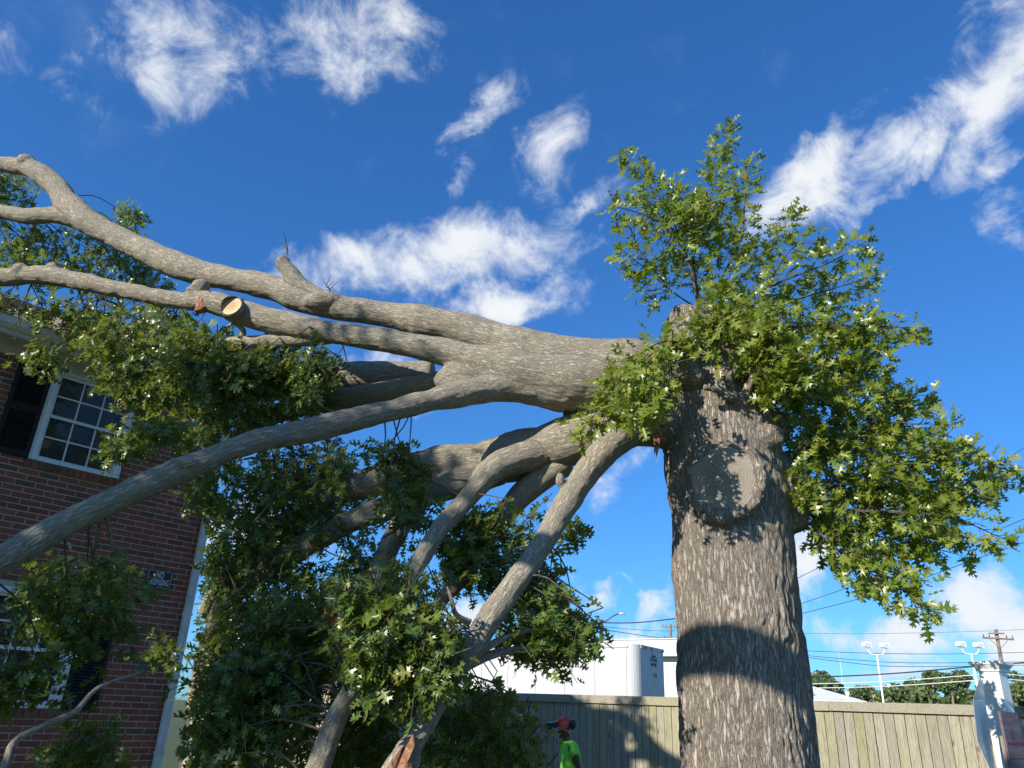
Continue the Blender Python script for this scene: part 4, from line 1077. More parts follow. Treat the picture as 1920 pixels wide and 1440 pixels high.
    C_([(280, 1185), (325, 1180), (335, 1240), (300, 1250)], 6.8, 7.6, 6); C_([(375, 1130), (430, 1130), (440, 1230), (385, 1240)], 6.8, 7.8, 24)
    C_([(418, 1180), (450, 1160), (450, 1450), (352, 1450)], 7.8, 9.2, 45, .4)
    # bare dead twigs
    dt = [[(330, 590, 6.7), (280, 640, 6.9), (240, 700, 7.0)], [(180, 560, 7.0), (185, 600, 7.0), (200, 660, 7.0)], [(60, 530, 7.1), (35, 590, 7.1), (30, 625, 7.1)], [(35, 560, 7.1), (10, 575, 7.1), (0, 590, 7.1)], [(35, 590, 7.1), (36, 620, 7.1), (28, 640, 7.1)],
          [(190, 560, 6.9), (240, 620, 6.9), (300, 680, 6.9)], [(200, 560, 6.9), (270, 610, 6.9), (360, 640, 6.9)], [(480, 975, 6.2), (530, 900, 6.2), (590, 820, 6.2)], [(540, 1400, 5.6), (560, 1350, 5.6), (600, 1310, 5.6)], [(560, 1230, 5.5), (590, 1290, 5.5), (600, 1370, 5.5)],
          [(740, 1360, 5.0), (760, 1330, 5.0), (790, 1290, 5.05)], [(540, 1180, 5.5), (600, 1170, 5.5), (640, 1140, 5.5)], [(720, 1010, 5.9), (770, 970, 5.85), (815, 975, 5.8)], [(455, 860, 5.7), (520, 862, 5.9), (570, 858, 6.0)], [(10, 1180, 5.0), (25, 1215, 5.0), (40, 1260, 5.0)], [(530, 1430, 5.4), (480, 1390, 5.5), (420, 1380, 5.6)],
          [(540, 478, 6.46), (536, 460, 6.46), (535, 446, 6.46)], [(620, 550, 6.4), (615, 540, 6.4), (608, 530, 6.4)]]
    for rows in dt:
        P = spline([at(*r) for r in rows], 5) + RNG.normal(size=(11, 3)) * .008; tw.tube(P, np.linspace(.009, .003, len(P)), 5)
        for i in (4, 6, 8):
            tw.tube([P[i], P[i] + rvec() * .12], [.004, .002], 4)
    o = tw.build('twigs', M['twig_bark'], root, world=True); o['kind'] = 'stuff'
    place_leaves(lv, root, M['leaf_old'], 290)
    # a few dead brown leaves
    bl = Leaves()
    for k in range(60):
        p = at(627 + RNG.normal() * 9, 1155 + RNG.normal() * 9, 5.6 + RNG.normal() * .08) if k < 45 else at(640 + RNG.normal() * 6, 1210 + RNG.normal() * 8, 5.6)
        bl.add(p, rvec(), rvec(), RNG.uniform(.06, .1))
    o = obj('dead_leaves', bl.mesh(range(60), 'dead_leaves', M['leaf_brown']), root, world=True); o['kind'] = 'stuff'
    return len(lv.B)
n_b = build_fallen()
print('leaves', n_a, n_b)

# ------------------------------------------------------------------ storage trailer and what lies beyond the fence
def steel_white():
    mt, T, b, _ = mat('trailer_paint')
    tc = T.new('ShaderNodeTexCoord').outputs['Object']
    n = T.noise(tc, 1.3, 7, .65).outputs['Fac']; n2 = T.noise(tc, 5.5, 6, .75).outputs['Fac']
    mp = T.new('ShaderNodeMapping'); T.setin(mp, Vector=tc, Scale=(4, 4, .35)); st = T.noise(mp.outputs[0], 2.5, 5, .6).outputs['Fac']
    col = T.mix(T.smooth(n, .45, .75), (.46, .465, .47), (.39, .395, .40))
    col = T.mix(T.math('MULTIPLY', T.smooth(n2, .64, .72), .6), col, (.30, .30, .30))
    col = T.mix(T.math('MULTIPLY', T.smooth(st, .55, .8), .25), col, (.52, .50, .47))
    T.link(col, b.inputs['Base Color']); T.setin(b, Roughness=.45); return mt
M['trailer'] = steel_white()
M['dark_metal'] = plain('dark_metal', (.05, .05, .055), .5, .4, .2, 10)
M['rail_metal'] = plain('rail_metal', (.55, .53, .52), .5, .4, .15, 10)
M['ink'] = plain('sign_ink', (.06, .06, .065), .6, .2, .2, 20)
TD = 27.0
TS = unit((-.824, .566, 0)); TE = unit((.566, .824, 0))          # along the side (leftwards, receding) and along the end
def build_trailer():
    c0 = at(1196, 1250, TD); top = at(1190, 1206, TD)[2]; z0 = -.2
    r = empty('storage_trailer', (c0[0], c0[1], z0), 'white box trailer with rusty roof edge and storage lettering on its end', 'trailer')
    fr = (np.array([0, 0, 0]), TS, TE, EZ); h = top - z0; zb = 1.0; Rr = .35; W = 2.45; Ln = 9.6
    # hull with rounded vertical corners
    def outline(ins, zz):
        pts = []
        for (cx, cy, a0) in ((Ln - Rr, Rr, 270), (Ln - Rr, W - Rr, 0), (Rr, W - Rr, 90), (Rr, Rr, 180)):
            for k in range(7):
                a = math.radians(a0 + 15 * k); pts.append(TS * (cx + (Rr - ins) * math.cos(a)) + TE * (cy + (Rr - ins) * math.sin(a)) + EZ * zz)
        return pts
    n = 28; V = []
    for ins, zz in ((0, zb), (0, h - .12), (.012, h - .12), (.012, h - .03), (.06, h)): V += outline(ins, zz)
    V += [TS * Ln / 2 + TE * W / 2 + EZ * (h + .07)]
    Fs = [(j * n + i, j * n + (i + 1) % n, (j + 1) * n + (i + 1) % n, (j + 1) * n + i) for j in range(4) for i in range(n)]
    Fs += [(4 * n + i, 4 * n + (i + 1) % n, 5 * n) for i in range(n)] + [tuple(range(n))[::-1]]
    o = obj('body', mesh('body', V, Fs, M['trailer'], False), r)
    x = Rr + .05; w = 1.2
    while x + w < Ln - Rr:
        MB().box((x + .014, -.02, zb + .02), (x + w - .014, -.001, h - .14), fr).build('side_panel', M['trailer'], r); x += w
    MB().box((x * 0 + Rr, -.03, h - .125), (Ln - Rr, -.004, h - .05), fr).build('top_rail', M['trailer'], r)
    e = MB(); e.add([TS * -.012 + TE * y + EZ * zz for zz, arr in ((h - .10, 0), (h - .02, .09)) for y in (Rr * .6, W * .3, W * .5, W * .7, W - Rr * .6)], [(0, 1, 6, 5), (1, 2, 7, 6), (2, 3, 8, 7), (3, 4, 9, 8)])
    MB().box((-.02, Rr * .7, h - .13), (-.002, W - Rr * .7, h - .02), fr).build('end_rail', M['rail_metal'], r)
    for y in (.55, 1.1, 2.0): MB().box((-.05, y, h - .12), (-.021, y + .06, h - .04), fr).build('marker_lamp', M['dark_metal'], r)
    # patched hatch on the side
    MB().box((5.6, -.022, 1.9), (6.6, -.013, 2.9), fr).build('patch', M['trailer'], r)
    for k in range(7):
        x, zz = random.uniform(.8, 6), random.uniform(1.6, h - .5); MB().box((x, -.016, zz), (x + .03, -.0125, zz + random.uniform(.06, .14)), fr).build('rust_mark', M['dark_metal'], r)
    ex = TE
    L0 = TS * -.004 + TE * 1.30
    for body, size, sx, zz in (('Davis', .15, 1.1, h - .31), ('STORAGE', .17, .82, h - .44), ('804-4848', .16, .76, h - .60), ('10-5', .19, .9, h - .94)):
        letters('lettering', body, size, sx, L0 + EZ * zz + (TE * .1 if body == '10-5' else 0), ex, EZ, M['ink'], r, .004)
    MB().box((-.0035, 1.16, h - .235), (-.001, 1.24, h - .19), fr).build('emblem', M['ink'], r)
    # running gear, out of sight behind the fence
    MB().box((.5, .4, .75), (Ln - .5, W - .4, zb), fr).build('chassis', M['dark_metal'], r)
    for x in (1.6, 7.2, 8.4):
        for y in (.1, W - .35):
            c = TS * x + TE * y + EZ * .5; MB().tube([c, c + TE * .25], .5, 24).build('wheel', M['dark_metal'], r)
    for x in (.9,): MB().box((x, .5, 0), (x + .12, .62, .75), fr).box((x, W - .62, 0), (x + .12, W - .5, .75), fr).build('landing_leg', M['dark_metal'], r)
build_trailer()

M['stucco'] = plain('white_stucco', (.56, .56, .55), .8, .2, .05, 2)
M['green_sign'] = plain('green_sign', (.08, .45, .30), .5, .3, .08, 4)
def build_far_buildings():
    D = 44.0
    a = at(1085, 1203, D); top = a[2]; d = unit((.824, -.566, 0)); nn = np.array([-d[1], d[0], 0]); Lw = 7.6
    r = empty('commercial_building', (a[0], a[1], -.2), 'long low white flat-roofed building behind the storage trailer', 'building')
    fr = (np.zeros(3), d, nn, EZ); h = top + .2
    MB().box((-3, 0, 0), (Lw, 9, h - .8), fr).build('wall', M['stucco'], r)
    MB().box((-3.1, -.5, h - .8), (Lw + .1, 9.1, h), fr).build('parapet', M['stucco'], r)
    MB().box((-3.15, -.55, h + .002), (Lw + .15, 9.15, h + .06), fr).build('coping', M['rail_metal'], r)
    k_ = ray(1301, 1210); t_ = ((a - CAM) @ nn) / (k_ @ nn); xg = float((CAM + k_ * t_ - a) @ d)
    MB().box((xg, -.62, h - .85), (xg + 3, -.503, h - .1), fr).build('sign_board', M['green_sign'], r)
    for k in range(3): 
        MB().box((1 + 3 * k, -.06, 0.9), (3 + 3 * k, -.004, 2.2), fr).build('window', M['glass'], r)
    # white hipped roof farther right
    p = at(1500, 1309, 46); q = at(1622, 1309, 46); ap = at(1525, 1287, 50); ap2 = at(1440, 1286, 50)
    r2 = empty('low_house', (q[0], q[1], -.2), 'low building with pale hipped metal roof beyond the fence', 'building')
    ze = p[2] + .2; L = np.array([q[0], q[1], -.2]); w = 9.0; zt = ze + (ap[2] - p[2])
    V = [np.array([0, 0, ze]), np.array([-11, 0, ze]), np.array([-11, 8, ze]), np.array([0, 8, ze]), np.array([ap[0] - q[0], 4, zt]), np.array([-8, 4, zt])]
    MB().add(V, [(1, 0, 4, 5), (0, 3, 4), (3, 2, 5, 4), (2, 1, 5), (0, 1, 2, 3)]).build('roof', M['white_trim'], r2)
    MB().box((-10.6, .4, 0), (-.4, 7.6, ze - .002)).build('wall', M['stucco'], r2)
    MB().box((-11.05, -.06, ze - .14), (.05, -.004, ze - .01)).build('fascia', M['white_trim'], r2)
    # roof vents
    for px in (1522, 1589):
        c = at(px, 1300, 47); MB().tube([c - L - EZ * .5, c - L], .07, 8).build('vent_pipe', M['white_trim'], r2); 
        V_, F_ = lump(c - L, .13); MB().add(V_, F_).build('vent_cap', M['white_trim'], r2)
build_far_buildings()

# ------------------------------------------------------------------ poles and wires
M['pole_white'] = plain('pole_white', (.82, .80, .74), .5, .4, .08, 3)
M['pole_wood'] = plain('pole_wood', (.22, .165, .125), .9, .1, .3, 4)
M['pole_dark'] = plain('pole_dark', (.07, .075, .085), .5, .4, .15, 4)
M['lamp_grey'] = plain('lamp_grey', (.50, .52, .55), .4, .4, .1, 6)
M['insulator'] = plain('insulator', (.10, .09, .09), .3, .5, .1, 8)
def flood_pole(px, pyt, D, lab):
    c = at(px, pyt, D); s = mpp(c); g = -.2
    r = empty('floodlight_pole', (c[0], c[1], g), lab, 'light pole', 'twin floodlight poles beyond the fence')
    h = c[2] - g
    MB().tube([(0, 0, 0), (0, 0, h * .5), (0, 0, h)], [.075, .055, .042], 10).build('pole', M['pole_white'], r, True)
    w = 16 * s
    for sg in (-1, 1):
        P = [(0, 0, h - .02), (sg * w * .6, 0, h), (sg * w * .92, 0, h + 5 * s), (sg * w, 0, h + 10 * s)]
        MB().tube(spline(P, 4), .035, 8).build('bracket', M['pole_white'], r, True)
        cx = sg * w + (-3 * s if sg < 0 else 3 * s) * .2; cz = h + 16 * s
        hb = MB(); hw, hh, dp = 6.6 * s, 4.8 * s, .2
        V = [(cx - hw, -dp, cz - hh * .6), (cx + hw, -dp, cz - hh * 1.1), (cx + hw, dp, cz - hh * .9), (cx - hw, dp, cz - hh * .5), (cx - hw, -dp, cz + hh), (cx + hw * .9, -dp, cz + hh), (cx + hw * .9, dp, cz + hh * .8), (cx - hw, dp, cz + hh)]
        hb.add(V, [(0, 3, 2, 1), (4, 5, 6, 7), (0, 1, 5, 4), (1, 2, 6, 5), (2, 3, 7, 6), (3, 0, 4, 7)]).build('lamp_head', M['pole_white'], r)
        MB().add([(cx - hw * .8, -dp - .012, cz - hh * .4), (cx + hw * .7, -dp - .012, cz - hh * .8), (cx + hw * .7, -dp - .012, cz + hh * .6), (cx - hw * .8, -dp - .012, cz + hh * .6)], [(0, 1, 2, 3)]).build('lens', M['lamp_grey'], r)
    MB().box((-.3, -.05, h * .35), (.0, .05, h * .35 + .12)).build('junction_box', M['pole_white'], r)
flood_pole(1644, 1227, 45, 'white twin floodlight pole before a dark rounded tree top')
flood_pole(1821, 1226, 45, 'white twin floodlight pole beside the white sign post')
def utility_pole(px, py, D, arm_px, twist, lab, transformer, py2):
    c = at(px, py, D); s = mpp(c); h = c[2] + .2
    r = empty('utility_pole', (c[0], c[1], -.2), lab, 'utility pole', 'wooden utility poles')
    r.rotation_euler = (0, math.radians(1.6), 0)
    MB().tube([(0, 0, 0), (0, 0, h)], [.2, .14], 10).build('pole', M['pole_wood'], r, True)
    a = np.array([math.cos(twist), math.sin(twist), 0]); b = np.array([-a[1], a[0], 0]); fr = (np.zeros(3), a, b, EZ); al = arm_px * s
    h2 = h - py2 * s
    MB().box((-al * .5, -.22, h2), (al * .5, -.10, h2 + .14), fr).build('crossarm', M['pole_wood'], r)
    for x in (-.47, -.28, .28, .47): MB().tube([a * x * al - b * .16 + EZ * (h2 + .14), a * x * al - b * .16 + EZ * (h2 + .38)], [.05, .035], 8).build('insulator', M['insulator'], r)
    MB().tube([a * -.3 * al - b * .23 + EZ * h2, -b * .23 + EZ * (h2 - .8)], .025, 6).build('brace', M['pole_wood'], r)
    MB().tube([a * .3 * al - b * .23 + EZ * h2, -b * .23 + EZ * (h2 - .8)], .025, 6).build('brace', M['pole_wood'], r)
    if transformer == 1:
        MB().box((-.62, -.36, h - .42), (.62, -.24, h - .30), (np.zeros(3), unit((.8, -.5, 0)), unit((.5, .8, 0)), EZ)).build('top_arm', M['pole_wood'], r)
        MB().tube([(-.5, -.1, h - 3.9), (-.5, -.1, h - 3.2)], .22, 12).build('transformer', M['lamp_grey'], r)
    else:
        MB().box((-.8, -.22, h - 1.9), (1.0, -.1, h - 1.75), (np.zeros(3), unit((.85, .1, -.25)), b, EZ)).build('lower_arm', M['pole_wood'], r)
        for x in (-.8, -.2, .3, .8): MB().tube([a * x - b * .3 + EZ * (h - 2.1), a * x - b * .3 + EZ * (h - 1.5)], .06, 8).build('cutout', M['insulator'], r)
utility_pole(1861, 1180, 70, 54, -.12, 'brown wooden utility pole with crossarm rising behind the white sign post', 1, 18)
utility_pole(1252, 1170, 100, 30, -.55, 'dark utility pole top showing above the white flat-roofed building', 2, 6)
def street_lamp():
    c = at(1127, 1164, 50); s = mpp(c); h = c[2] + .2
    r = empty('street_lamp', (c[0], c[1], -.2), 'dark street lamp with a long bent arm above the trailer', 'street lamp')
    MB().tube([(0, 0, 0), (0, 0, h)], [.16, .11], 12).build('pole', M['pole_dark'], r, True)
    MB().tube([(0, 0, h), (0, 0, h + .06)], .13, 12).build('pole_cap', M['pole_dark'], r, True)
    e = np.array([34 * s, -.2, 13 * s + .05]); MB().tube(spline([(0, 0, h - .05), (9 * s, 0, h + .0), e * .6 + EZ * (h - .02), e + EZ * h], 5), .045, 8).build('arm', M['pole_dark'], r, True)
    V, F_ = lump(e + EZ * h + np.array([4.5 * s, 0, -.03]), 1.0, 6.5 * s, .16, 2.2 * s); MB().add(V, F_).build('lamp_head', M['lamp_grey'], r, True)
    e2 = np.array([-7 * s, .2, 8 * s]); MB().tube([(0, 0, h - .05), e2 + EZ * (h + .04)], .04, 8).build('arm', M['pole_dark'], r, True)
    V, F_ = lump(e2 + EZ * h, 1.0, 5 * s, .16, 2.0 * s); MB().add(V, F_).build('lamp_head', M['pole_dark'], r, True)
street_lamp()
def mast():
    c = at(1575, 1238, 140); r = empty('radio_mast', (c[0], c[1], -.2), 'thin grey radio mast far beyond the fence', 'mast')
    h = c[2] + .2; MB().tube([(0, 0, 0), (0, 0, h)], [.16, .06], 6).build('pole', M['lamp_grey'], r)
    MB().tube([(0, 0, h - .01), (0, 0, h + 1.2)], .03, 6).build('antenna', M['lamp_grey'], r)
mast()
M['cable_dark'] = plain('cable_dark', (.03, .035, .045), .6, .3, .1, 3)
M['cable_light'] = plain('cable_light', (.70, .70, .66), .5, .3, .06, 3)
def wire(rows, r, mt, lab, cat='cable'):
    P = spline([at(*q) for q in rows], 8)
    o = MB().tube(P, r, 5).build('overhead_cable', M[mt], None, True); tag(o, lab, cat, 'overhead cables')
    return o
D_ = 42
wire([(1480, 1271, D_), (1600, 1267, D_), (1700, 1261, D_ - 1), (1836, 1249, D_ - 2), (1990, 1238, D_ - 3)], .035, 'cable_dark', 'thick black overhead cable crossing before the far trees')
wire([(1480, 1283.5, 40), (1660, 1278, 39), (1836, 1265, 38), (1880, 1263.5, 38), (1990, 1274, 38)], .02, 'cable_light', 'upper of two pale overhead cables crossing before the far trees')
wire([(1480, 1291, 40), (1660, 1287, 39), (1840, 1275, 38), (1880, 1273, 38), (1990, 1284, 38)], .02, 'cable_light', 'lower of two pale overhead cables crossing before the far trees')
wire([(1480, 1219, 66), (1640, 1225, 66), (1800, 1226, 66), (1990, 1221, 66)], .022, 'cable_dark', 'thin level overhead cable passing behind the floodlight heads')
wire([(1480, 1226, 60), (1600, 1237, 60), (1720, 1243, 60), (1990, 1240, 60)], .02, 'cable_dark', 'thin sagging overhead cable below the floodlight heads')
wire([(1480, 1228, 58), (1580, 1241, 58), (1700, 1250, 58), (1990, 1246, 58)], .02, 'cable_dark', 'lowest thin sagging overhead cable below the floodlight heads')
wire([(1440, 1187, 70), (1640, 1188, 70), (1855, 1183, 70), (1990, 1176, 68)], .014, 'cable_dark', 'faint overhead line running level to the utility pole top')
wire([(1450, 1150, 20), (1600, 1098, 19), (1740, 1046, 18), (1885, 988, 17), (2000, 938, 16)], .008, 'cable_dark', 'upper service drop cable passing behind the sprout tips')
wire([(1450, 1164, 20), (1620, 1120, 19), (1740, 1081, 18), (1830, 1048, 17), (2000, 990, 16)], .008, 'cable_dark', 'lower service drop cable passing behind the sprout tips')
wire([(1450, 1104, 20), (1540, 1062, 19), (1700, 975, 18), (1868, 874, 17), (2000, 784, 16)], .007, 'cable_dark', 'steep service drop cable rising behind the sprouts')
wire([(1100, 1167, 50), (1180, 1168, 50), (1240, 1163, 50), (1330, 1152, 50)], .035, 'cable_dark', 'dark cable running from the street lamp arm behind the trunk')
wire([(1100, 1176, 70), (1180, 1188, 75), (1230, 1195, 90), (1262, 1198, 98)], .03, 'cable_dark', 'sagging cable from the street lamp down to the far utility pole')
wire([(1100, 1172, 70), (1200, 1181, 85), (1262, 1183, 98), (1340, 1178, 105)], .022, 'cable_dark', 'faint cable between the street lamp and the far utility pole')

# ------------------------------------------------------------------ far trees
def far_tree(px0, px1, pyt, D, lab, seed, dens=1.0, round_top=True):
    rs = np.random.default_rng(seed); a, b = at(px0, 1330, D), at(px1, 1330, D); w = abs(b[0] - a[0]); cx = (a[0] + b[0]) / 2; top = at((px0 + px1) / 2, pyt, D)[2]
    r = empty('broadleaf_tree', (cx, D, -.2), lab, 'tree', 'trees beyond the fence'); h = top + .2
    MB().tube(spline([(0, 0, 0), (.1, .05, h * .3), (-.05, 0, h * .55), (.05, 0, h * .85)], 4), np.linspace(.28, .05, 13), 8).build('trunk', M['pole_wood'], r, True)
    for k in range(5):
        an = rs.uniform(0, 6.28); z = h * rs.uniform(.3, .6); e = np.array([math.cos(an) * w * .35, math.sin(an) * w * .3, z + h * .22])
        MB().tube(spline([(0, 0, z), e * .5 + EZ * z * .5, e], 4), np.linspace(.12, .03, 9), 6).build('limb', M['pole_wood'], r, True)
    # lumps of leaves
    nl = int(22 * dens); B, X, Y = [], [], []
    for k in range(nl):
        d = rs.normal(size=3); d /= np.linalg.norm(d); q = rs.random() ** .33
        c = np.array([d[0] * w * .42 * q, d[1] * w * .38 * q, h * .56 + d[2] * h * .40 * q]); rad = w * rs.uniform(.10, .19)
        n = int(300 * dens); u = rs.normal(size=(n, 3)); u /= np.linalg.norm(u, axis=1)[:, None]; u[:, 2] *= .8
        B.append(c + u * rad * rs.uniform(.75, 1.12, (n, 1)))
    B = np.concatenate(B); B = B[B[:, 2] < h]; n = len(B); X = rs.normal(size=(n, 3)); X /= np.linalg.norm(X, axis=1)[:, None]; Y = np.cross(X, rs.normal(size=(n, 3))); Y /= np.linalg.norm(Y, axis=1)[:, None]
    s = w * .018 + .05; s = s * rs.uniform(.7, 1.4, (n, 1))
    V = np.stack([B - X * s, B + Y * s * .7, B + X * s, B - Y * s * .7], 1).reshape(-1, 3)
    o = obj('crown', mesh('crown', V, np.arange(4 * n).reshape(-1, 4), M['leaf_far']), r); o['kind'] = 'stuff'
far_tree(1475, 1605, 1256, 62, 'bushy green tree rising over the pale hipped roof', 1)
far_tree(1590, 1690, 1276, 70, 'low scrubby tree at the foot of the first floodlight pole', 2)
far_tree(1665, 1780, 1243, 66, 'dark rounded tree crown taller than its neighbours', 3, 1.2)
far_tree(1640, 1790, 1272, 58, 'broad low tree in front of the dark rounded crown', 4)
far_tree(1745, 1850, 1252, 60, 'green tree behind the second floodlight pole', 5)
far_tree(1740, 1840, 1272, 56, 'low leafy tree filling the gap before the second floodlight pole', 11)
far_tree(1820, 1960, 1262, 64, 'green tree showing past the shaded side of the white post', 6)
far_tree(1870, 2010, 1250, 58, 'dense tree at the end of the far row beyond the post', 7)
far_tree(820, 900, 1180, 60, 'green tree top peeping over the trailer beside a leaning limb', 8)
far_tree(900, 1010, 1188, 62, 'olive tree top peeping over the trailer behind hanging sprays', 9)
far_tree(480, 640, 1130, 46, 'dark tree seen through gaps in the fallen foliage', 10)

# ------------------------------------------------------------------ white sign post with panels
def build_post():
    c = at(1868, 1275, 6.6); w = .155; al = math.radians(54.6)
    A = np.array([math.cos(al), -math.sin(al), 0]); Bx = np.array([math.sin(al), math.cos(al), 0]); g = ground_z(c[0], c[1])
    M['vinyl'] = plain('white_vinyl', (.80, .80, .79), .35, .45, .03, 5)
    edge = at(1875.6, 1277, 6.55); L = np.array([edge[0], edge[1], g])
    r = empty('sign_post', L, 'square white vinyl post with a stepped cap', 'post')
    fr = (np.zeros(3), -A, Bx, EZ); top = at(1868, 1256, 6.6)[2] - g
    sh = MB().box((0, 0, 0), (w, w, top), fr).build('shaft', M['vinyl'], r)
    bv = sh.modifiers.new('b', 'BEVEL'); bv.width = .006; bv.segments = 2
    cp = MB(); cp.box((-.012, -.012, top - .012), (w + .012, w + .012, top + .006), fr)
    q = []
    for e, z in ((.014, top + .006), (.040, top + .038), (.046, top + .040), (.046, top + .060)):
        q += [np.array(-A * x + Bx * y + EZ * z) for x, y in ((-e, -e), (w + e, -e), (w + e, w + e), (-e, w + e))]
    q.append(-A * w / 2 + Bx * w / 2 + EZ * (top + .085))
    Fs = [(j * 4 + i, j * 4 + (i + 1) % 4, (j + 1) * 4 + (i + 1) % 4, (j + 1) * 4 + i) for j in range(3) for i in range(4)] + [(12, 13, 16), (13, 14, 16), (14, 15, 16), (15, 12, 16), (0, 3, 2, 1)]
    if np.dot(np.cross(-A, Bx), EZ) < 0: Fs = [f[::-1] for f in Fs]
    cp.add(q, Fs); cp.build('cap', M['vinyl'], r)
    # bent white sheet standing against the post
    pts = [((1838, 1274), (1843, 1274)), ((1832, 1290), (1845, 1290)), ((1825, 1312), (1847, 1312)), ((1829, 1350), (1853, 1350)), ((1835, 1391), (1858, 1391)), ((1858, 1442), (1866, 1442))]
    De, Dp = 5.92, 6.50
    prof = [(at(*a, De + .02 * i), at(*b, Dp)) for i, (a, b) in enumerate(pts)]
    prof += [(prof[-1][0] * .75 + prof[-1][1] * .25 - EZ * .35, prof[-1][1] - EZ * .35), (prof[-1][0] * .5 + prof[-1][1] * .5 - EZ * .9, prof[-1][1] - EZ * .9)]
    prof[-1][0][2] = max(prof[-1][0][2], g + .01); prof[-1][1][2] = max(prof[-1][1][2], g + .01)
    V = []; t = np.array([-.008, -.004, 0])
    for a, b in prof:
        md = (a + b) / 2 + np.array([-.015, 0, 0]); V += [a, md, b, b + t, md + t, a + t]
    Fs = [(j * 6 + i, j * 6 + (i + 1) % 6, (j + 1) * 6 + (i + 1) % 6, (j + 1) * 6 + i) for j in range(len(prof) - 1) for i in range(6)] + [tuple(range(6))[::-1], tuple(range(6 * len(prof) - 6, 6 * len(prof)))]
    o = MB().add(V, Fs).build('plastic_sheet', M['vinyl']); me = o.data
    bm = bmesh.new(); bm.from_mesh(me); bmesh.ops.recalc_face_normals(bm, faces=bm.faces); bm.to_mesh(me); bm.free()
    tag(o, 'bent white plastic sheet leaning against the square white post', 'sheet')
    # weathered brown board beyond the post
    mt, T, b, _ = mat('faded_board'); tc = T.new('ShaderNodeTexCoord').outputs['Object']
    mp = T.new('ShaderNodeMapping'); T.setin(mp, Vector=tc, Scale=(1, 1, 6)); n = T.noise(mp.outputs[0], 5, 6, .7).outputs['Fac']; n2 = T.noise(tc, 9, 5, .7).outputs['Fac']
    col = T.mix(T.smooth(n, .35, .7), (.10, .07, .085), (.17, .125, .135)); col = T.mix(T.math('MULTIPLY', T.smooth(n2, .55, .7), .4), col, (.06, .035, .06))
    T.link(col, b.inputs['Base Color']); T.setin(b, Roughness=.5)
    a0 = at(1875.5, 1334, 6.15); a1 = at(1909, 1341, 6.28); d = unit(a1 - a0); d[2] = 0; d = unit(d); nn = np.array([d[1], -d[0], 0]); h = a0[2] - g - .12
    r2 = empty('faded_board', (a0[0], a0[1], g), 'dark faded purple-brown sign board beside the white post', 'sign')
    f2 = (np.zeros(3), d, nn, EZ); W_ = np.linalg.norm(a1 - a0)
    MB().box((0, -.02, .12), (W_, 0, .12 + h), f2).build('panel', mt, r2)
    red = plain('faded_red', (.14, .05, .07), .6, .3, .3, 30); dk = plain('faded_ink', (.07, .05, .06), .6, .3, .3, 30)
    MB().box((.012, .0006, h - .105), (W_ - .008, .002, h - .085), f2).build('stripe', red, r2)
    MB().add([d * .085 + nn * .0014 + EZ * (h - .07), d * .125 + nn * .0014 + EZ * (h - .07), d * .11 + nn * .0014 + EZ * (h + .01)], [(0, 1, 2)]).build('emblem', dk, r2)
    for k in range(3): MB().box((.015, .0006, h - .20 - .07 * k), (W_ - .012, .0016, h - .194 - .07 * k), f2).build('ruled_line', dk, r2)
    MB().tube([d * .10 + EZ * (.12 + h), d * .10 + EZ * (.14 + h)], .004, 6).build('hook', M['dark_metal'], r2)
    for x in (.02, W_ - .05): MB().box((x, -.05, 0), (x + .03, -.021, .12 + h * .9), f2).build('post', M['fence'], r2)
build_post()

# ------------------------------------------------------------------ tree worker
def skin(name, verts, edges, radii, mt, parent, root=0, sub=2):
    me = bpy.data.meshes.new(name); me.from_pydata(verts, edges, []); o = bpy.data.objects.new(name, me); link(o, parent)
    sk = o.modifiers.new('skin', 'SKIN'); sk.use_smooth_shade = True
    ss = o.modifiers.new('sub', 'SUBSURF'); ss.levels = sub; ss.render_levels = sub
    if not me.skin_vertices: 
        bpy.context.view_layer.objects.active = o; 
    if not me.skin_vertices:
        bm = bmesh.new(); bm.from_mesh(me); bm.verts.layers.skin.verify(); bm.to_mesh(me); bm.free()
    for i, sv in enumerate(me.skin_vertices[0].data):
        r = radii[i]; sv.radius = r if hasattr(r, '__len__') else (r, r); sv.use_root = (i == root)
    dg = bpy.context.evaluated_depsgraph_get(); nm = bpy.data.meshes.new_from_object(o.evaluated_get(dg))
    o.modifiers.clear(); o.data = nm; nm.materials.clear(); nm.materials.append(mt)
    nm.polygons.foreach_set('use_smooth', np.ones(len(nm.polygons), bool))
    return o
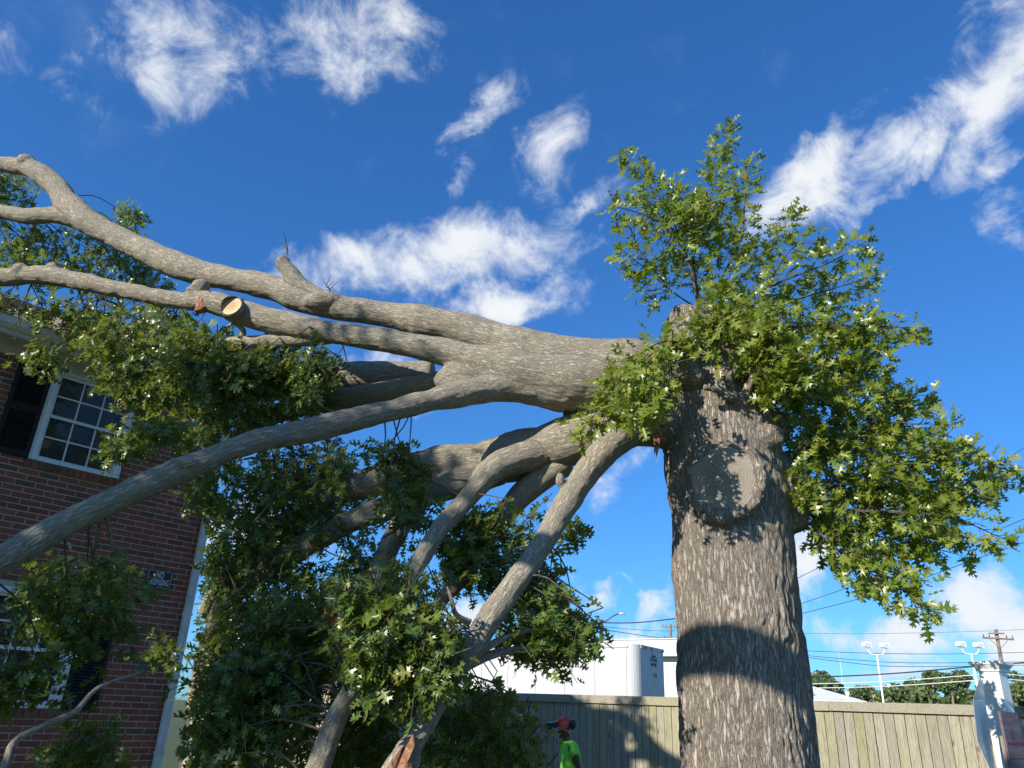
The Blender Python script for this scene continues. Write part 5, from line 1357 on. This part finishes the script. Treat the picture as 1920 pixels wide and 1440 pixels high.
def build_person():
    D = 11.4; p = at(1072, 1400, D); g = -.2
    r = empty('person', (p[0], p[1], g), 'person in bright green t-shirt and orange helmet beside the fence', 'person')
    r.rotation_euler = (0, 0, math.radians(8))
    skin_m = plain('skin_dark', (.10, .055, .04), .5, .35, .1, 8); shirt = plain('hi_vis_green', (.22, .72, .10), .8, .2, .12, 7, 0, .01)
    jeans = plain('work_trousers', (.06, .065, .09), .9, .1, .25, 8); orange = plain('helmet_orange', (.72, .10, .03), .35, .5, .12, 12); navy = plain('visor_navy', (.012, .016, .035), .4, .4, .2, 10)
    grey = plain('earmuff', (.03, .035, .04), .5, .4, .2, 10); boot = plain('boot', (.05, .035, .02), .7, .2, .3, 9); white = plain('strap_white', (.8, .8, .78), .6, .3, .05, 9)
    # faces -X, leaning a little forward; x forward is negative
    J = dict(pel=(0, 0, .95), wai=(0, 0, 1.08), che=(-.03, 0, 1.30), neb=(-.05, 0, 1.46), nec=(-.075, 0, 1.53), hd=(-.105, 0, 1.60), top=(-.11, 0, 1.70),
             shl=(-.04, -.19, 1.42), ell=(.05, -.25, 1.16), wrl=(-.17, -.21, 1.02), shr=(-.04, .19, 1.42), elr=(-.02, .25, 1.16), wrr=(-.22, .18, 1.04),
             hil=(0, -.10, .90), knl=(-.04, -.11, .50), anl=(.02, -.11, .10), tol=(-.17, -.12, .045), hir=(0, .10, .90), knr=(-.02, .11, .50), anr=(.06, .11, .10), tor=(-.13, .12, .045))
    ks = list(J); rad = dict(pel=.15, wai=.145, che=.15, neb=.075, nec=.055, hd=.088, top=.075, shl=.065, ell=.045, wrl=.032, shr=.065, elr=.045, wrr=.032, hil=.09, knl=.062, anl=.045, tol=.04, hir=.09, knr=.062, anr=.045, tor=.04)
    E_ = [('pel', 'wai'), ('wai', 'che'), ('che', 'neb'), ('neb', 'nec'), ('nec', 'hd'), ('hd', 'top'), ('che', 'shl'), ('shl', 'ell'), ('ell', 'wrl'), ('che', 'shr'), ('shr', 'elr'), ('elr', 'wrr'), ('pel', 'hil'), ('hil', 'knl'), ('knl', 'anl'), ('anl', 'tol'), ('pel', 'hir'), ('hir', 'knr'), ('knr', 'anr'), ('anr', 'tor')]
    V = [J[k] for k in ks]; R_ = [rad[k] for k in ks]; E2 = [(ks.index(a), ks.index(b)) for a, b in E_]
    # hands: palm and five fingers
    for sd_, wr in ((-1, 'wrl'), (1, 'wrr')):
        w = np.array(J[wr]); el = np.array(J['ell' if sd_ < 0 else 'elr']); d = unit(w - el); sidev = unit(np.cross(d, EZ)); dn = np.cross(sidev, d)
        pm = len(V); V.append(tuple(w + d * .06)); R_.append((.034, .02)); E2.append((ks.index(wr), pm))
        for k, (off, ln) in enumerate(((-.028, .065), (-.009, .078), (.010, .075), (.028, .058))):
            a = len(V); V += [tuple(w + d * .10 + sidev * off), tuple(w + d * (.10 + ln * .6) + sidev * off - dn * .015), tuple(w + d * (.10 + ln * .75) + sidev * off - dn * .045)]; R_ += [.010, .009, .008]; E2 += [(pm, a), (a, a + 1), (a + 1, a + 2)]
        a = len(V); V += [tuple(w + d * .05 + sidev * -.045 * sd_), tuple(w + d * .09 + sidev * -.055 * sd_ - dn * .03)]; R_ += [.012, .009]; E2 += [(pm, a), (a, a + 1)]
    skin('body', V, E2, R_, skin_m, r)
    # nose, jaw, ears on the head
    fc = MB(); h = np.array(J['hd'])
    for c, s in ((h + np.array([-.078, 0, -.015]), (.018, .013, .022)), (h + np.array([-.04, 0, -.06]), (.035, .04, .025)), (h + np.array([.0, -.072, -.01]), (.02, .01, .03)), (h + np.array([.0, .072, -.01]), (.02, .01, .03))):
        v, f = lump(c, 1.0, *s); fc.add(v, f)
    fc.build('face', skin_m, r, True)
    # t-shirt
    K = ['pel', 'wai', 'che', 'neb', 'shl', 'shr']; V = [J[k] for k in K]; R_ = [.178, .168, .172, .088, .092, .092]
    V[0] = (0, 0, .86); sl = np.array(J['shl']) * .42 + np.array(J['ell']) * .58; sr = np.array(J['shr']) * .42 + np.array(J['elr']) * .58
    V += [tuple(sl), tuple(sr)]; R_ += [.082, .082]
    skin('t_shirt', V, [(0, 1), (1, 2), (2, 3), (2, 4), (2, 5), (4, 6), (5, 7)], R_, shirt, r, 2)
    K = ['hil', 'knl', 'anl', 'hir', 'knr', 'anr']; V = [(0, 0, .93)] + [J[k] for k in K]
    skin('trousers', V, [(0, 1), (1, 2), (2, 3), (0, 4), (4, 5), (5, 6)], [.155, .105, .08, .07, .105, .08, .07], jeans, r)
    for s in ('l', 'r'):
        a, b = np.array(J['an' + s]), np.array(J['to' + s]); skin('boot', [tuple(a + EZ * .08), tuple(a - EZ * .03), tuple(b)], [(0, 1), (1, 2)], [.065, .062, .05], boot, r)
    # helmet: shell, brim, raised visor, ear muffs, white strap
    hc = h + np.array([.0, 0, .045]); n = 20; V = []; rings = 8
    for j in range(rings + 1):
        a = math.pi / 2 * j / rings
        for i in range(n):
            t = 2 * math.pi * i / n; k = 1 + .025 * math.cos(4 * t) * math.cos(a); V.append(hc + np.array([.135 * math.cos(a) * math.cos(t) * k, .112 * math.cos(a) * math.sin(t) * k, .12 * math.sin(a)]))
    Fs = [(j * n + i, j * n + (i + 1) % n, (j + 1) * n + (i + 1) % n, (j + 1) * n + i) for j in range(rings) for i in range(n)]
    hel = MB().add(V, Fs).build('helmet', orange, r, True)
    V = []
    for i in range(n + 1):
        t = 2 * math.pi * i / n; e = .045 if math.cos(t) < -.3 else .012
        V += [hc + np.array([.133 * math.cos(t), .110 * math.sin(t), .012]), hc + np.array([(.137 + e) * math.cos(t), (.114 + e * .6) * math.sin(t), -.004])]
    MB().add(V, [(2 * i, 2 * i + 2, 2 * i + 3, 2 * i + 1) for i in range(n)]).build('brim', orange, hel, True)
    for k in range(3): MB().tube(spline([hc + np.array([-.11 + .0 * k, (k - 1) * .05, .075]), hc + np.array([0, (k - 1) * .055, .128]), hc + np.array([.11, (k - 1) * .05, .07])], 4), .010, 6).build('rib', orange, hel, True)
    V = []
    for x, z in ((-.13, .055), (-.30, .085), (-.30, .075), (-.13, .045)):
        pass
    vm = MB(); Vv = []
    for i in range(7):
        t = math.radians(-62 + 124 * i / 6); y = .125 * math.sin(t)
        Vv += [hc + np.array([-.07 - .075 * math.cos(t), y, .075]), hc + np.array([-.17 - .105 * math.cos(t), y * 1.05, .055]), hc + np.array([-.16 - .105 * math.cos(t), y * 1.05, -.03]), hc + np.array([-.07 - .075 * math.cos(t), y, .02])]
    vm.add(Vv, [(4 * i + a, 4 * i + (a + 1) % 4, 4 * i + 4 + (a + 1) % 4, 4 * i + 4 + a) for i in range(6) for a in range(4)] + [(0, 1, 2, 3), (27, 26, 25, 24)]); vm.build('visor', navy, hel)
    for s in (-1, 1):
        v, f = lump(hc + np.array([.085, s * .125, .045]), 1.0, .052, .035, .062); em = MB().add(v, f).build('ear_muff', grey, hel, True)
        MB().tube([hc + np.array([.02, s * .125, .02]), hc + np.array([.08, s * .135, .04])], .008, 6).build('arm', grey, em)
    MB().tube(spline([hc + np.array([-.10, -.075, -.012]), hc + np.array([-.04, -.095, -.015]), hc + np.array([.03, -.095, -.04]), hc + np.array([.06, -.075, -.06])], 4), .0045, 6).build('chin_strap', white, hel, True)
build_person()

# ------------------------------------------------------------------ added oak out of view, its limb placed to shade the trunk
def build_shade_oak():
    r = empty('added_shade_oak', (.2, -2.3, 0), 'added unseen oak behind the camera, shading the trunk', 'tree')
    c = np.array([TX - .36, TY - .42, 2.13]); s = np.array(TO_SUN); mid = c + s * 7.2; d = unit(np.array([.70, -.72, .02]))
    L = np.array(r.location); P = [np.array([.0, 0, -.1]), np.array([.05, .1, 2.5]), np.array([-.1, .2, 5.0]), np.array([0, 0, 8.0])]
    A, R = spline(P, 6), np.linspace(.45, .28, 19); V, Fc = tube_mesh(A, R, 20); me = mesh('trunk', V, Fc, M['trunk_bark'], True); set_bark(me, bark_coords(V, [(A, R)])[0]); obj('trunk', me, r)
    A = spline([np.array([0, .1, 4.6]), mid + d * 2.0 - L, mid - L, mid - d * 2.6 - L, mid - d * 5 + EZ * .5 - L], 6); R = np.linspace(.22, .12, len(A)); V, Fc = tube_mesh(A, R, 16); me = mesh('limb', V, Fc, M['limb_bark'], True); set_bark(me, bark_coords(V, [(A, R)])[0]); obj('limb', me, r)
build_shade_oak()
def build_shade_tree():  # put in out of view for its shade
    """added unseen tree by the house, placed to shade the low fallen crown"""
    r = empty('added_shade_tree', (-6.95, .95, 0), 'added unseen broadleaf tree past the near end of the house, shading the fallen crown', 'tree'); rs = np.random.default_rng(77)
    MB().tube(spline([(0, 0, -.1), (.05, 0, 2), (-.05, .05, 4.5), (0, 0, 7.2)], 5), np.linspace(.16, .03, 16), 10).build('trunk', M['pole_wood'], r, True)
    for k in range(8):
        an = k * 2.4; z = 3.0 + .5 * k; e = np.array([math.cos(an) * 1.2, math.sin(an) * 1.2, z + .9]); MB().tube(spline([(0, 0, z), e * np.array([.5, .5, 1]) - EZ * .5, e], 4), np.linspace(.06, .012, 9), 6).build('limb', M['pole_wood'], r, True)
    lv = Leaves()
    for k in range(66):
        d = rs.normal(size=3); d /= np.linalg.norm(d); q = rs.random() ** .4; c = np.array([d[0] * 1.5 * q, d[1] * 1.5 * q, 6.1 + d[2] * 2.5 * q])
        for i in range(80):
            u = rs.normal(size=3); u /= np.linalg.norm(u); p = c + u * .42 * rs.random() ** .4
            lv.add(p, rs.normal(size=3), rs.normal(size=3) + np.array([0, 0, 1.0]), rs.uniform(.10, .17))
    o = obj('crown', lv.mesh(range(len(lv.B)), 'crown', M['leaf_old']), r); o['kind'] = 'stuff'
build_shade_tree()
